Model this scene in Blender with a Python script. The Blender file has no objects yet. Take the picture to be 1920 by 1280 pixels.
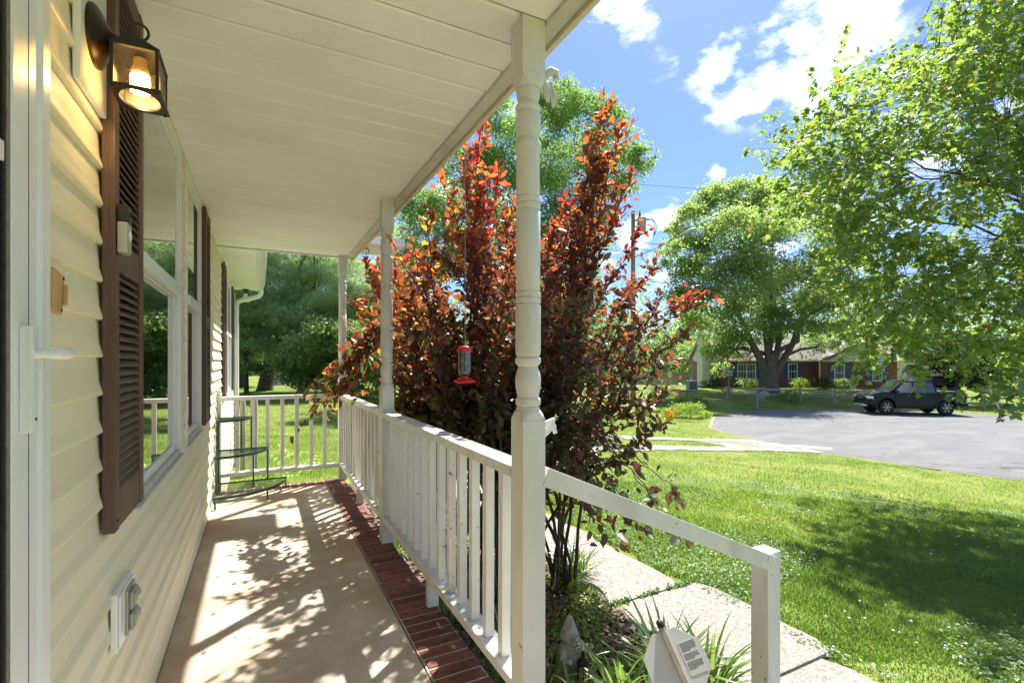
import bpy, bmesh, math, random
import numpy as np
from mathutils import Vector, Matrix, noise
R = math.radians
random.seed(7); rng = np.random.default_rng(11)
S = bpy.context.scene
COL = S.collection

# ------------------------------------------------------------------ camera
F, TH, EYE, HV = 925.0, R(27.2), 1.32, 676.0
CT, ST = math.cos(TH), math.sin(TH)
cam = bpy.data.objects.new('camera', bpy.data.cameras.new('camera')); COL.objects.link(cam)
cam.location = (0, 0, EYE); cam.rotation_euler = (R(90), 0, -TH)
cam.data.sensor_width = 36; cam.data.lens = F / 1920 * 36
cam.data.shift_y = 36 / 1920; cam.data.clip_start = .02; cam.data.clip_end = 600
S.camera = cam

def W(u, v, d):
    """survey point: photo pixel and real distance to world position"""
    r = (u - 960) / F * d
    return Vector((r * CT + d * ST, d * CT - r * ST, EYE - (v - HV) * d / F))

# ------------------------------------------------------------------ light
SUN = Vector((.50, .44, 1)).normalized()
sl = bpy.data.lights.new('sun', 'SUN'); sl.energy = 2.15; sl.angle = R(.8); sl.color = (1, .97, .92)
so = bpy.data.objects.new('sun', sl); COL.objects.link(so); so.location = (20, 10, 40)
so.rotation_euler = SUN.to_track_quat('Z', 'Y').to_euler()
wd = bpy.data.worlds.new('World'); S.world = wd; wd.use_nodes = True
nt = wd.node_tree; nt.nodes.clear(); N_ = nt.nodes.new; L_ = nt.links.new
sky = N_('ShaderNodeTexSky'); sky.sky_type = 'NISHITA'; sky.sun_disc = False
sky.sun_elevation = math.asin(SUN.z); sky.sun_rotation = math.atan2(SUN.x, SUN.y)
sky.air_density = 1.0; sky.dust_density = .6; sky.ozone_density = 1.6
tc = N_('ShaderNodeTexCoord')
def mth(op, a, b=None, clamp=False):
    n = N_('ShaderNodeMath'); n.operation = op; n.use_clamp = clamp
    for i, x in enumerate((a, b)):
        if x is None: continue
        if isinstance(x, (int, float)): n.inputs[i].default_value = x
        else: L_(x, n.inputs[i])
    return n.outputs[0]
OFF = 11.0  # noise shift that leaves the camera's view mostly clear of added cloud
nz = N_('ShaderNodeTexNoise'); nz.inputs['Scale'].default_value = 11; nz.inputs['Detail'].default_value = 9; nz.inputs['Roughness'].default_value = .6
mp = N_('ShaderNodeMapping'); mp.inputs['Scale'].default_value = (1, 1, 2.0); L_(tc.outputs['Generated'], mp.inputs[0]); L_(mp.outputs[0], nz.inputs['Vector'])
nz2 = N_('ShaderNodeTexNoise'); nz2.inputs['Scale'].default_value = 3.2; nz2.inputs['Detail'].default_value = 8; mp2 = N_('ShaderNodeMapping'); mp2.inputs['Location'].default_value = (OFF, 1.3, 0); L_(mp.outputs[0], mp2.inputs[0]); L_(mp2.outputs[0], nz2.inputs['Vector'])
field = mth('MULTIPLY', mth('SUBTRACT', nz2.outputs[0], .47), 3.6, True)  # broad cloud cover added around the sky for extra fill light
CL = [(1580, 25, .070), (1500, 62, .066), (1440, 85, .045), (1345, 120, .062), (1165, 5, .085), (1250, 415, .05), (1195, 440, .055), (1345, 328, .022), (1395, 175, .035), (1640, 20, .04)]
for (u, v, r) in CL:
    dv = (W(u, v, 10) - Vector((0, 0, EYE))).normalized()
    vm = N_('ShaderNodeVectorMath'); vm.operation = 'DISTANCE'; L_(tc.outputs['Generated'], vm.inputs[0]); vm.inputs[1].default_value = dv
    fall = mth('SUBTRACT', 1.0, mth('DIVIDE', vm.outputs['Value'], r), True)
    field = mth('MAXIMUM', field, fall)
cl = mth('MULTIPLY', mth('SUBTRACT', mth('ADD', mth('MULTIPLY', field, 1.05), mth('MULTIPLY', nz.outputs[0], 4.4)), 2.5), .42, True)
cl = mth('MULTIPLY', cl, mth('MULTIPLY', field, 3, True))
mx = N_('ShaderNodeMix'); mx.data_type = 'RGBA'; L_(mth('MULTIPLY', cl, .92), mx.inputs[0])
tint = N_('ShaderNodeMix'); tint.data_type = 'RGBA'; tint.blend_type = 'MULTIPLY'; tint.inputs[0].default_value = 1
L_(sky.outputs[0], tint.inputs[6]); tint.inputs[7].default_value = (.130, .158, .205, 1)
L_(tint.outputs[2], mx.inputs[6])
mx.inputs[7].default_value = (5.4, 5.4, 5.5, 1)  # cloud brightness raised to fill the shaded areas
bg = N_('ShaderNodeBackground'); bg.inputs[1].default_value = .15; L_(mx.outputs[2], bg.inputs[0])
wo = N_('ShaderNodeOutputWorld'); L_(bg.outputs[0], wo.inputs[0])
S.view_settings.view_transform = 'Standard'; S.view_settings.look = 'None'; S.view_settings.gamma = 1
S.view_settings.exposure = 2.52
S.cycles.max_bounces = 10; S.cycles.diffuse_bounces = 6; S.cycles.transparent_max_bounces = 12

# ------------------------------------------------------------------ materials
def nodes(name):
    m = bpy.data.materials.new(name); m.use_nodes = True
    t = m.node_tree; t.nodes.clear(); return m, t, t.nodes.new, t.links.new
def rgb(c): return (c[0], c[1], c[2], 1)
def M(name, c1, c2=None, scale=6, rough=.55, bump=0, bscale=60, stretch=(1, 1, 1), metal=0, rnd=.0, detail=6, c3=None, s3=1.2, spec=.5, thr=(.35, .65), coat=0, thr3=(.5, .7), chips=None):
    m, t, n, l = nodes(name)
    out = n('ShaderNodeOutputMaterial'); b = n('ShaderNodeBsdfPrincipled'); l(b.outputs[0], out.inputs[0])
    b.inputs['Roughness'].default_value = rough; b.inputs['Metallic'].default_value = metal
    b.inputs['Specular IOR Level'].default_value = spec; b.inputs['Coat Weight'].default_value = coat
    g = n('ShaderNodeNewGeometry'); mpp = n('ShaderNodeMapping'); mpp.inputs['Scale'].default_value = stretch
    l(g.outputs['Position'], mpp.inputs[0])
    col = None
    if c2 is not None:
        z = n('ShaderNodeTexNoise'); z.inputs['Scale'].default_value = scale; z.inputs['Detail'].default_value = detail; z.inputs['Roughness'].default_value = .62
        l(mpp.outputs[0], z.inputs['Vector'])
        cr = n('ShaderNodeValToRGB'); cr.color_ramp.elements[0].position = thr[0]; cr.color_ramp.elements[1].position = thr[1]
        cr.color_ramp.elements[0].color = rgb(c1); cr.color_ramp.elements[1].color = rgb(c2); l(z.outputs[0], cr.inputs[0]); col = cr.outputs[0]
        if c3 is not None:
            z3 = n('ShaderNodeTexNoise'); z3.inputs['Scale'].default_value = s3; z3.inputs['Detail'].default_value = 8; l(mpp.outputs[0], z3.inputs['Vector'])
            c_r = n('ShaderNodeValToRGB'); c_r.color_ramp.elements[0].position = thr3[0]; c_r.color_ramp.elements[1].position = thr3[1]; l(z3.outputs[0], c_r.inputs[0])
            mm = n('ShaderNodeMix'); mm.data_type = 'RGBA'; l(c_r.outputs[0], mm.inputs[0]); l(col, mm.inputs[6]); mm.inputs[7].default_value = rgb(c3); col = mm.outputs[2]
    if chips:
        zc_ = n('ShaderNodeTexNoise'); zc_.inputs['Scale'].default_value = chips[0]; zc_.inputs['Detail'].default_value = 3; l(g.outputs['Position'], zc_.inputs['Vector'])
        rc = n('ShaderNodeValToRGB'); rc.color_ramp.elements[0].position = chips[1]; rc.color_ramp.elements[1].position = chips[1] + .025; l(zc_.outputs[0], rc.inputs[0])
        mc = n('ShaderNodeMix'); mc.data_type = 'RGBA'; l(rc.outputs[0], mc.inputs[0]); l(col, mc.inputs[6]); mc.inputs[7].default_value = rgb(chips[2]); col = mc.outputs[2]
    if rnd:
        oi = n('ShaderNodeObjectInfo'); hs = n('ShaderNodeHueSaturation')
        mr = n('ShaderNodeMapRange'); l(oi.outputs['Random'], mr.inputs[0]); mr.inputs[3].default_value = 1 - rnd; mr.inputs[4].default_value = 1 + rnd
        l(mr.outputs[0], hs.inputs['Value'])
        if col is None: hs.inputs['Color'].default_value = rgb(c1)
        else: l(col, hs.inputs['Color'])
        col = hs.outputs[0]
    if col is None: b.inputs['Base Color'].default_value = rgb(c1)
    else: l(col, b.inputs['Base Color'])
    if bump:
        z = n('ShaderNodeTexNoise'); z.inputs['Scale'].default_value = bscale; z.inputs['Detail'].default_value = 4; l(mpp.outputs[0], z.inputs['Vector'])
        bp = n('ShaderNodeBump'); bp.inputs['Strength'].default_value = min(1, bump); bp.inputs['Distance'].default_value = .01; l(z.outputs[0], bp.inputs['Height']); l(bp.outputs[0], b.inputs['Normal'])
    return m
def leafmat(name, dif, tra, tw=.45, gloss=.06, rough=.45):
    """dif, tra: lists of (pos, colour) ramps read by the per-leaf value 't' """
    m, t, n, l = nodes(name)
    out = n('ShaderNodeOutputMaterial'); a = n('ShaderNodeAttribute'); a.attribute_name = 't'
    def ramp(st):
        cr = n('ShaderNodeValToRGB'); e = cr.color_ramp.elements
        while len(e) < len(st): e.new(.5)
        for k, (p, c) in enumerate(st): e[k].position = p; e[k].color = rgb(c)
        l(a.outputs['Fac'], cr.inputs[0]); return cr.outputs[0]
    d = n('ShaderNodeBsdfDiffuse'); l(ramp(dif), d.inputs[0])
    tr = n('ShaderNodeBsdfTranslucent'); l(ramp(tra), tr.inputs[0])
    g = n('ShaderNodeBsdfGlossy'); g.inputs['Roughness'].default_value = rough; g.inputs[0].default_value = (1, 1, 1, 1)
    m1 = n('ShaderNodeMixShader'); m1.inputs[0].default_value = tw; l(d.outputs[0], m1.inputs[1]); l(tr.outputs[0], m1.inputs[2])
    m2 = n('ShaderNodeMixShader'); m2.inputs[0].default_value = gloss; l(m1.outputs[0], m2.inputs[1]); l(g.outputs[0], m2.inputs[2])
    l(m2.outputs[0], out.inputs[0]); return m
def glassmat(name, tint=(.9, .93, .92), refl=1.0, base=.0, ior=1.5, seed=0):
    m, t, n, l = nodes(name)
    out = n('ShaderNodeOutputMaterial'); fr = n('ShaderNodeFresnel'); fr.inputs[0].default_value = ior
    tr = n('ShaderNodeBsdfTransparent'); tr.inputs[0].default_value = rgb(tint)
    g = n('ShaderNodeBsdfGlossy'); g.inputs['Roughness'].default_value = .01
    if seed:
        z = n('ShaderNodeTexNoise'); z.inputs['Scale'].default_value = 60; bp = n('ShaderNodeBump'); bp.inputs['Strength'].default_value = .25; bp.inputs['Distance'].default_value = .01
        l(z.outputs[0], bp.inputs['Height']); l(bp.outputs[0], g.inputs['Normal']); g.inputs['Roughness'].default_value = .08
    ad = n('ShaderNodeMath'); ad.use_clamp = True; ad.operation = 'MULTIPLY_ADD'; l(fr.outputs[0], ad.inputs[0]); ad.inputs[1].default_value = refl; ad.inputs[2].default_value = base
    mx = n('ShaderNodeMixShader'); l(ad.outputs[0], mx.inputs[0]); l(tr.outputs[0], mx.inputs[1]); l(g.outputs[0], mx.inputs[2]); l(mx.outputs[0], out.inputs[0]); return m
def emis(name, c, s):
    m, t, n, l = nodes(name); out = n('ShaderNodeOutputMaterial'); e = n('ShaderNodeEmission'); e.inputs[0].default_value = rgb(c); e.inputs[1].default_value = s; l(e.outputs[0], out.inputs[0]); return m

white = M('white_paint', (.70, .70, .66), (.78, .775, .74), 9, .42, .12, 90, (1, 1, .35), c3=(.50, .49, .42), s3=3.2, thr3=(.55, .75), rnd=.03, chips=(34, .70, (.26, .22, .17)))
whitepost = M('white_post_paint', (.66, .66, .61), (.75, .745, .70), 7, .4, .10, 60, (1, 1, .25), c3=(.50, .50, .43), s3=3.4, thr3=(.52, .75), chips=(30, .705, (.30, .26, .21)))
vinylw = M('white_vinyl', (.74, .76, .76), (.79, .80, .80), 3, .3, .03, 40, rnd=.01)
siding = M('cream_siding', (.76, .70, .49), (.83, .79, .60), 3, .5, .07, 60, (1, .10, 1), c3=(.68, .60, .40), s3=3.0, thr3=(.50, .78), rnd=.045)
ceilm = M('cream_soffit', (.84, .84, .83), (.88, .88, .88), 2.2, .45, .05, 60, c3=(.78, .76, .70), s3=1.6, thr3=(.5, .75), rnd=.02, chips=(70, .76, (.35, .33, .28)))
ceilgap = M('soffit_groove_shade', (.08, .07, .055))  # backing darkened so the grooves between planks read as shaded
fascia = M('cream_fascia', (.66, .60, .43), (.74, .68, .52), 4, .4, .05)
trimm = M('weathered_trim', (.50, .50, .44), (.66, .65, .58), 5, .5, .1)
brown = M('brown_vinyl', (.085, .047, .037), (.12, .068, .054), 8, .5, .35, 150, (1, 1, .12), rnd=.05)
brownd = M('brown_back', (.03, .018, .015))
concrete = M('porch_concrete', (.46, .385, .29), (.64, .57, .46), 5.5, .62, .25, 140, c3=(.44, .30, .17), s3=1.5, thr3=(.42, .68), thr=(.3, .7))
brick = M('red_brick', (.14, .048, .034), (.26, .095, .066), 18, .8, .7, 160, rnd=.32, c3=(.25, .11, .085), s3=30, thr3=(.58, .7))
mortar = M('mortar', (.40, .32, .24), (.52, .43, .33), 40, .9, .5, 200)
aggr = M('exposed_aggregate', (.19, .165, .14), (.41, .365, .315), 48, .85, .9, 110, thr=(.36, .62), c3=(.29, .26, .20), s3=2.0, thr3=(.5, .75))
lawnm = M('lawn_soil', (.11, .15, .03), (.20, .25, .055), 1.1, .9, .8, 40, c3=(.25, .26, .075), s3=.35, thr3=(.5, .7), spec=.1)
mulchm = M('mulch_soil', (.09, .055, .035), (.19, .13, .095), 26, .95, 1, 60, spec=.1)
chipm = M('bark_chip', (.14, .08, .055), (.34, .25, .20), 22, .9, .4, 90, spec=.15)
asph = M('worn_asphalt', (.15, .147, .143), (.195, .192, .188), .6, .9, .35, 70, (1, 2.2, 1), c3=(.15, .146, .143), s3=.4, thr3=(.52, .7), spec=.2)
sandm = M('sandy_edge', (.36, .30, .23), (.42, .37, .29), 3, .9, .4, 60, spec=.15)
gravelm = M('pale_gravel', (.20, .19, .175), (.36, .34, .315), 22, .9, .8, 70, c3=(.30, .26, .20), s3=.8, spec=.15)
blackm = M('black_metal', (.012, .011, .010), (.022, .019, .016), 20, .42, .1)
bronzem = M('bronze_metal', (.03, .02, .013), (.055, .035, .02), 20, .32, .05, metal=.6)
greenm = M('green_metal', (.012, .05, .028), (.03, .085, .05), 30, .35, .1, 80)
darkroom = M('dark_room', (.035, .033, .03))
curtm = M('pale_curtain', (.34, .36, .33), (.42, .44, .40), 30, .8, .1, 60, (1, 1, .05))
gaskm = M('grey_gasket', (.16, .16, .12), (.24, .23, .17), 60, .8, .2)
rubber = M('black_rubber', (.006, .006, .006))
glass = glassmat('window_glass', (.62, .67, .66), 1.5, .22)
dglass = glassmat('door_glass', (.6, .64, .62), 1.0, .04)
lampglass = glassmat('seeded_glass', (.93, .82, .58), 1.0, .03, seed=1)
bulbm = emis('warm_bulb', (1, .70, .28), 9)
tanm = M('tan_plastic', (.50, .30, .11), (.58, .37, .15), 8, .5)
greyp = M('grey_plastic', (.33, .32, .26), (.38, .37, .30), 6, .45)
silver = M('brushed_silver', (.44, .43, .40), rough=.35, metal=.4)
bark = M('grey_bark', (.10, .075, .055), (.22, .18, .14), 14, .9, 1, 40, (1, 1, .25), spec=.15)
barkd = M('dark_bark', (.05, .036, .03), (.12, .09, .07), 20, .9, 1, 50, (1, 1, .3), spec=.15)
polewood = M('pole_wood', (.22, .13, .08), (.36, .24, .16), 6, .85, .5, 30, (1, 1, .1))
greywood = M('grey_wood', (.26, .24, .21), (.42, .39, .35), 8, .85, .5, 40, (1, 1, .3), rnd=.12)

bush_leaf = leafmat('plum_leaf',
    [(0, (.075, .095, .045)), (.25, (.060, .034, .030)), (.5, (.105, .034, .026)), (.66, (.16, .055, .022)), (.8, (.24, .15, .03)), (.9, (.24, .040, .026)), (1, (.40, .028, .040))],
    [(0, (.22, .26, .06)), (.25, (.28, .08, .045)), (.5, (.56, .15, .045)), (.66, (.82, .32, .05)), (.8, (.85, .55, .07)), (.9, (.80, .12, .05)), (1, (.95, .06, .07))], .46, .05, .38)
maple_leaf = leafmat('maple_leaf',
    [(0, (.075, .125, .035)), (.5, (.13, .19, .05)), (.93, (.18, .24, .06)), (1, (.36, .22, .03))],
    [(0, (.26, .44, .05)), (.5, (.40, .60, .07)), (.93, (.58, .72, .10)), (1, (.8, .42, .06))], .48, .07, .4)
gum_leaf = leafmat('gum_leaf', [(0, (.075, .145, .035)), (1, (.15, .23, .05))], [(0, (.24, .46, .07)), (1, (.44, .64, .11))], .50, .06)
oak_leaf = leafmat('shade_tree_leaf', [(0, (.10, .16, .045)), (1, (.20, .27, .075))], [(0, (.40, .58, .12)), (1, (.58, .74, .18))], .56, .06)
pine_leaf = leafmat('pine_needle', [(0, (.13, .20, .085)), (1, (.25, .33, .14))], [(0, (.42, .60, .26)), (1, (.60, .76, .34))], .58, .05)
wood_leaf = leafmat('far_wood_leaf', [(0, (.07, .12, .045)), (1, (.14, .20, .07))], [(0, (.26, .44, .10)), (1, (.40, .58, .14))], .5, .04)
darkev = leafmat('dark_evergreen_leaf', [(0, (.014, .030, .014)), (1, (.03, .055, .02))], [(0, (.04, .08, .02)), (1, (.07, .13, .03))], .3, .03)
grass_b = leafmat('grass_blade', [(0, (.10, .165, .028)), (.5, (.18, .25, .045)), (.9, (.27, .32, .075)), (1, (.42, .38, .17))], [(0, (.20, .38, .03)), (.5, (.34, .52, .05)), (.9, (.48, .60, .08)), (1, (.5, .45, .15))], .42, .03)
clover_m = leafmat('clover_leaf', [(0, (.06, .14, .028)), (1, (.12, .22, .045))], [(0, (.14, .32, .04)), (1, (.25, .45, .08))], .35, .04)
strap_m = leafmat('strap_leaf', [(0, (.08, .16, .03)), (.7, (.17, .26, .05)), (1, (.42, .44, .18))], [(0, (.18, .36, .04)), (.7, (.34, .50, .08)), (1, (.6, .6, .2))], .4, .09, .35)
fern_m = leafmat('yellow_green_leaf', [(0, (.10, .19, .02)), (1, (.22, .32, .03))], [(0, (.35, .55, .04)), (1, (.6, .75, .06))], .5, .05)
flower_m = M('clover_flower', (.72, .68, .58), rough=.8)

# ------------------------------------------------------------------ mesh helpers
class MB:
    def __init__(s): s.v = []; s.f = []; s.mi = []
    def add(s, vs, fs, mi=0):
        o = len(s.v); s.v += [tuple(x) for x in vs]; s.f += [tuple(o + i for i in f) for f in fs]; s.mi += [mi] * len(fs); return s
    def box(s, x0, x1, y0, y1, z0, z1, mi=0):
        return s.add([(x0, y0, z0), (x1, y0, z0), (x1, y1, z0), (x0, y1, z0), (x0, y0, z1), (x1, y0, z1), (x1, y1, z1), (x0, y1, z1)],
                     [(0, 3, 2, 1), (4, 5, 6, 7), (0, 1, 5, 4), (1, 2, 6, 5), (2, 3, 7, 6), (3, 0, 4, 7)], mi)
    def bar(s, a, b, w, h, up=(0, 0, 1), mi=0):
        a = Vector(a); b = Vector(b); d = (b - a).normalized(); up = Vector(up)
        if abs(d.dot(up)) > .99: up = Vector((0, 1, 0))
        x = d.cross(up).normalized() * w / 2; y = x.cross(d).normalized() * h / 2
        vs = [p + q for p in (a, b) for q in (-x - y, x - y, x + y, -x + y)]
        return s.add(vs, [(3, 2, 1, 0), (4, 5, 6, 7), (0, 1, 5, 4), (1, 2, 6, 5), (2, 3, 7, 6), (3, 0, 4, 7)], mi)
    def tube(s, pts, rad, n=8, cap=True, mi=0):
        pts = [Vector(p) for p in pts]; rad = rad if hasattr(rad, '__len__') else [rad] * len(pts); vs = []; fs = []; px = None
        for i, p in enumerate(pts):
            d = (pts[min(i + 1, len(pts) - 1)] - pts[max(i - 1, 0)]).normalized()
            if px is None: px = d.orthogonal().normalized()
            px = (px - d * px.dot(d));  px = px.normalized() if px.length > 1e-6 else d.orthogonal().normalized()
            py = d.cross(px)
            for k in range(n): a = 2 * math.pi * k / n; vs.append(p + (px * math.cos(a) + py * math.sin(a)) * rad[i])
        for i in range(len(pts) - 1):
            for k in range(n): k2 = (k + 1) % n; fs.append((i * n + k, i * n + k2, (i + 1) * n + k2, (i + 1) * n + k))
        if cap: fs += [tuple(range(n))[::-1], tuple((len(pts) - 1) * n + k for k in range(n))]
        return s.add(vs, fs, mi)
    def lathe(s, prof, c=(0, 0, 0), n=24, mi=0, axis='z', cap=True):
        vs = []; fs = []
        for r, z in prof:
            for k in range(n):
                a = 2 * math.pi * k / n; p = (r * math.cos(a), r * math.sin(a), z)
                if axis == 'x': p = (z, r * math.cos(a), r * math.sin(a))
                if axis == 'y': p = (r * math.sin(a), z, r * math.cos(a))
                vs.append((c[0] + p[0], c[1] + p[1], c[2] + p[2]))
        for i in range(len(prof) - 1):
            for k in range(n): k2 = (k + 1) % n; fs.append((i * n + k, i * n + k2, (i + 1) * n + k2, (i + 1) * n + k))
        if cap: fs += [tuple(range(n))[::-1], tuple((len(prof) - 1) * n + k for k in range(n))]
        return s.add(vs, fs, mi)
    def prism(s, poly, a0, a1, axis='y', mi=0):
        """poly in the two other axes (order x,z for y; y,z for x; x,y for z)"""
        n = len(poly)
        def P(p, a): return {'y': (p[0], a, p[1]), 'x': (a, p[0], p[1]), 'z': (p[0], p[1], a)}[axis]
        vs = [P(p, a0) for p in poly] + [P(p, a1) for p in poly]
        fs = [tuple(range(n)), tuple(range(n, 2 * n))[::-1]] + [(k, k + n, (k + 1) % n + n, (k + 1) % n) for k in range(n)]
        return s.add(vs, fs, mi)
    def sphere(s, c, r, n=10, m=6, sc=(1, 1, 1), mi=0):
        prof = [(max(1e-4, math.sin(math.pi * i / m)), -math.cos(math.pi * i / m)) for i in range(m + 1)]
        t = MB().lathe(prof, n=n); return s.add([(c[0] + v[0] * r * sc[0], c[1] + v[1] * r * sc[1], c[2] + v[2] * r * sc[2]) for v in t.v], t.f, mi)
    def mesh(s, name, mats, smooth=False, bevel=0):
        me = bpy.data.meshes.new(name); me.from_pydata(s.v, [], s.f)
        for m in (mats if isinstance(mats, (list, tuple)) else [mats]): me.materials.append(m)
        me.polygons.foreach_set('material_index', s.mi)
        bm = bmesh.new(); bm.from_mesh(me); bmesh.ops.recalc_face_normals(bm, faces=bm.faces)
        if bevel:
            es = [e for e in bm.edges if len(e.link_faces) == 2 and e.calc_face_angle(0) > .6]
            bmesh.ops.bevel(bm, geom=es, offset=bevel, segments=2, affect='EDGES', profile=.6, clamp_overlap=True)
        bm.to_mesh(me); bm.free()
        if smooth:
            me.polygons.foreach_set('use_smooth', [True] * len(me.polygons))
            try: me.set_sharp_from_angle(angle=R(38))
            except Exception: pass
        return me
    def obj(s, name, mats, parent=None, smooth=False, bevel=0, **kw):
        o = link(name, s.mesh(name, mats, smooth, bevel), parent)
        for k, v in kw.items(): o[k] = v
        return o
def link(name, data, parent=None):
    o = bpy.data.objects.new(name, data); COL.objects.link(o)
    if parent is not None:
        o.parent = parent; o.matrix_parent_inverse = Matrix.Identity(4)
    return o
def tag(o, label, cat, group=None):
    o['label'] = label; o['category'] = cat
    if group: o['group'] = group
    return o
def thing(name, label, cat, loc=(0, 0, 0), rz=0, group=None):
    o = link(name, None); o.location = loc; o.rotation_euler = (0, 0, rz); o.empty_display_size = .1
    return tag(o, label, cat, group)
def struct(o): o['kind'] = 'structure'; return o
def kids(o): return [c for c in o.children]
def dup(o, loc=None, rz=None, label=None, parent=None):
    c = o.copy(); COL.objects.link(c); c.parent = parent
    if loc is not None: c.location = loc
    if rz is not None: c.rotation_euler = (0, 0, rz)
    if label: c['label'] = label
    for k in o.children: dup(k, parent=c)
    return c
def npmesh(name, V, Fs, mat, T=None, smooth=False):
    """V (n,3); Fs (m,k) all the same arity"""
    me = bpy.data.meshes.new(name); n = len(V); m, k = Fs.shape
    me.vertices.add(n); me.vertices.foreach_set('co', V.astype(np.float32).ravel())
    me.loops.add(m * k); me.loops.foreach_set('vertex_index', Fs.astype(np.int32).ravel())
    me.polygons.add(m); me.polygons.foreach_set('loop_start', np.arange(0, m * k, k, dtype=np.int32))
    if smooth: me.polygons.foreach_set('use_smooth', np.ones(m, bool))
    me.update(calc_edges=True)
    if T is not None:
        a = me.attributes.new('t', 'FLOAT', 'POINT'); a.data.foreach_set('value', T.astype(np.float32))
    me.materials.append(mat); return me
def basis(D, Nn):
    D = D / np.maximum(1e-9, np.linalg.norm(D, axis=1, keepdims=True))
    X = np.cross(D, Nn); X /= np.maximum(1e-9, np.linalg.norm(X, axis=1, keepdims=True))
    Z = np.cross(X, D); return X, D, Z
def cloud_geo(P, D, Nn, Sz, T, tv, tf):
    X, Y, Z = basis(D, Nn); tv = np.array(tv, float); tf = np.array(tf)
    V = P[:, None, :] + Sz[:, None, None] * (tv[None, :, 0:1] * X[:, None] + tv[None, :, 1:2] * Y[:, None] + tv[None, :, 2:3] * Z[:, None])
    n, k = len(P), len(tv)
    Fa = (tf[None] + (np.arange(n) * k)[:, None, None]).reshape(-1, tf.shape[1])
    return V.reshape(-1, 3), Fa, np.repeat(T, k)
def cloud(name, P, D, Nn, Sz, T, tmpl, mat, parent=None, smooth=False):
    V, Fa, TT = cloud_geo(P, D, Nn, Sz, T, *tmpl)
    return link(name, npmesh(name, V, Fa, mat, TT, smooth), parent)
OVAL = ([(0, 0, 0), (.27, .28, .08), (0, .35, 0), (-.27, .28, .08), (.26, .66, .03), (0, .70, -.04), (-.26, .66, .03), (0, 1.05, -.09)],
        [(0, 1, 2), (0, 2, 3), (1, 4, 5), (1, 5, 2), (3, 2, 5), (3, 5, 6), (4, 7, 5), (6, 5, 7)])
_m = [(0, 0, 0), (.16, .10, .02), (.42, .12, -.05), (.30, .32, .03), (.55, .55, -.08), (.24, .58, .03), (0, 1.05, -.12), (-.24, .58, .03), (-.55, .55, -.08), (-.30, .32, .03), (-.42, .12, -.05), (-.16, .10, .02), (0, .45, .05)]
MAPLE = (_m, [(12, k, (k + 1) % 12) for k in range(12)])
CARD = ([(-.5, 0, 0), (.5, .1, .08), (.35, 1, -.1), (-.4, .85, .05)], [(0, 1, 2), (0, 2, 3)])
SPRAY = ([(0, 0, 0), (.35, .35, .1), (.05, .42, 0), (.12, 1.0, -.1), (-.12, .5, .05), (-.42, .62, -.1), (-.1, .2, 0)], [(0, 1, 2), (0, 2, 4), (2, 3, 4), (4, 5, 6), (0, 4, 6)])
NEEDLE = ([(0, 0, 0), (.30, .75, .1), (.04, .15, 0), (.12, 1.0, .0), (0, .2, 0), (-.12, .95, -.1), (-.05, .15, 0), (-.34, .7, .1), (.0, .05, .0), (.02, .8, .3), (-.02, .1, 0)],
          [(0, 1, 2), (2, 3, 4), (4, 5, 6), (0, 6, 7), (8, 9, 10)])
def unit(n): v = rng.normal(size=(n, 3)); return v / np.linalg.norm(v, axis=1, keepdims=True)

# ------------------------------------------------------------------ terrain
CC = (28.0, 10.0)
def gz(x, y):
    x = np.asarray(x, float); y = np.asarray(y, float)
    a = np.clip((x - 3.2) / 14, 0, 1); a = a * a * (3 - 2 * a) * .35 + a * .65
    z = -.5 - 1.36 * a
    p = x * ST + y * CT
    rise = np.clip((p - 33) * .075, 0, .8)
    z = np.minimum(z + rise, np.maximum(z, -1.1))
    z = z + .03 * np.sin(x * .7 + y * .4) * np.clip((x - 4) / 3, 0, 1) * np.clip((17 - x) / 3, 0, 1)
    return z
def gh(u, v):
    lo, hi = 1.5, 120
    prev = None
    for d in np.arange(1.5, 120, .05):
        p = W(u, v, d)
        if p.z < float(gz(p.x, p.y)): return Vector((p.x, p.y, float(gz(p.x, p.y))))
    return W(u, v, 120)
def axis(a, b, fine0, fine1, fs, cs):
    L = [a]
    while L[-1] < b: L.append(L[-1] + (fs if fine0 <= L[-1] < fine1 else cs))
    return np.array(L)
xs = axis(-60, 190, -1, 46, .5, 5); ys = axis(-60, 190, -6, 46, .5, 5)
XX, YY = np.meshgrid(xs, ys, indexing='ij'); ZZ = gz(XX, YY)
rr = np.hypot(XX - CC[0], YY - CC[1]); ZZ = np.where(rr < 10.4, np.minimum(ZZ, -1.97), ZZ)
ZZ = np.where((XX < .9) & (YY < 5.7), -.62, ZZ)
nx, ny = XX.shape; idx = np.arange(nx * ny).reshape(nx, ny)
FF = np.stack([idx[:-1, :-1], idx[1:, :-1], idx[1:, 1:], idx[:-1, 1:]], -1).reshape(-1, 4)
struct(link('ground', npmesh('ground', np.stack([XX, YY, ZZ], -1).reshape(-1, 3), FF, lawnm, None, True)))

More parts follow.
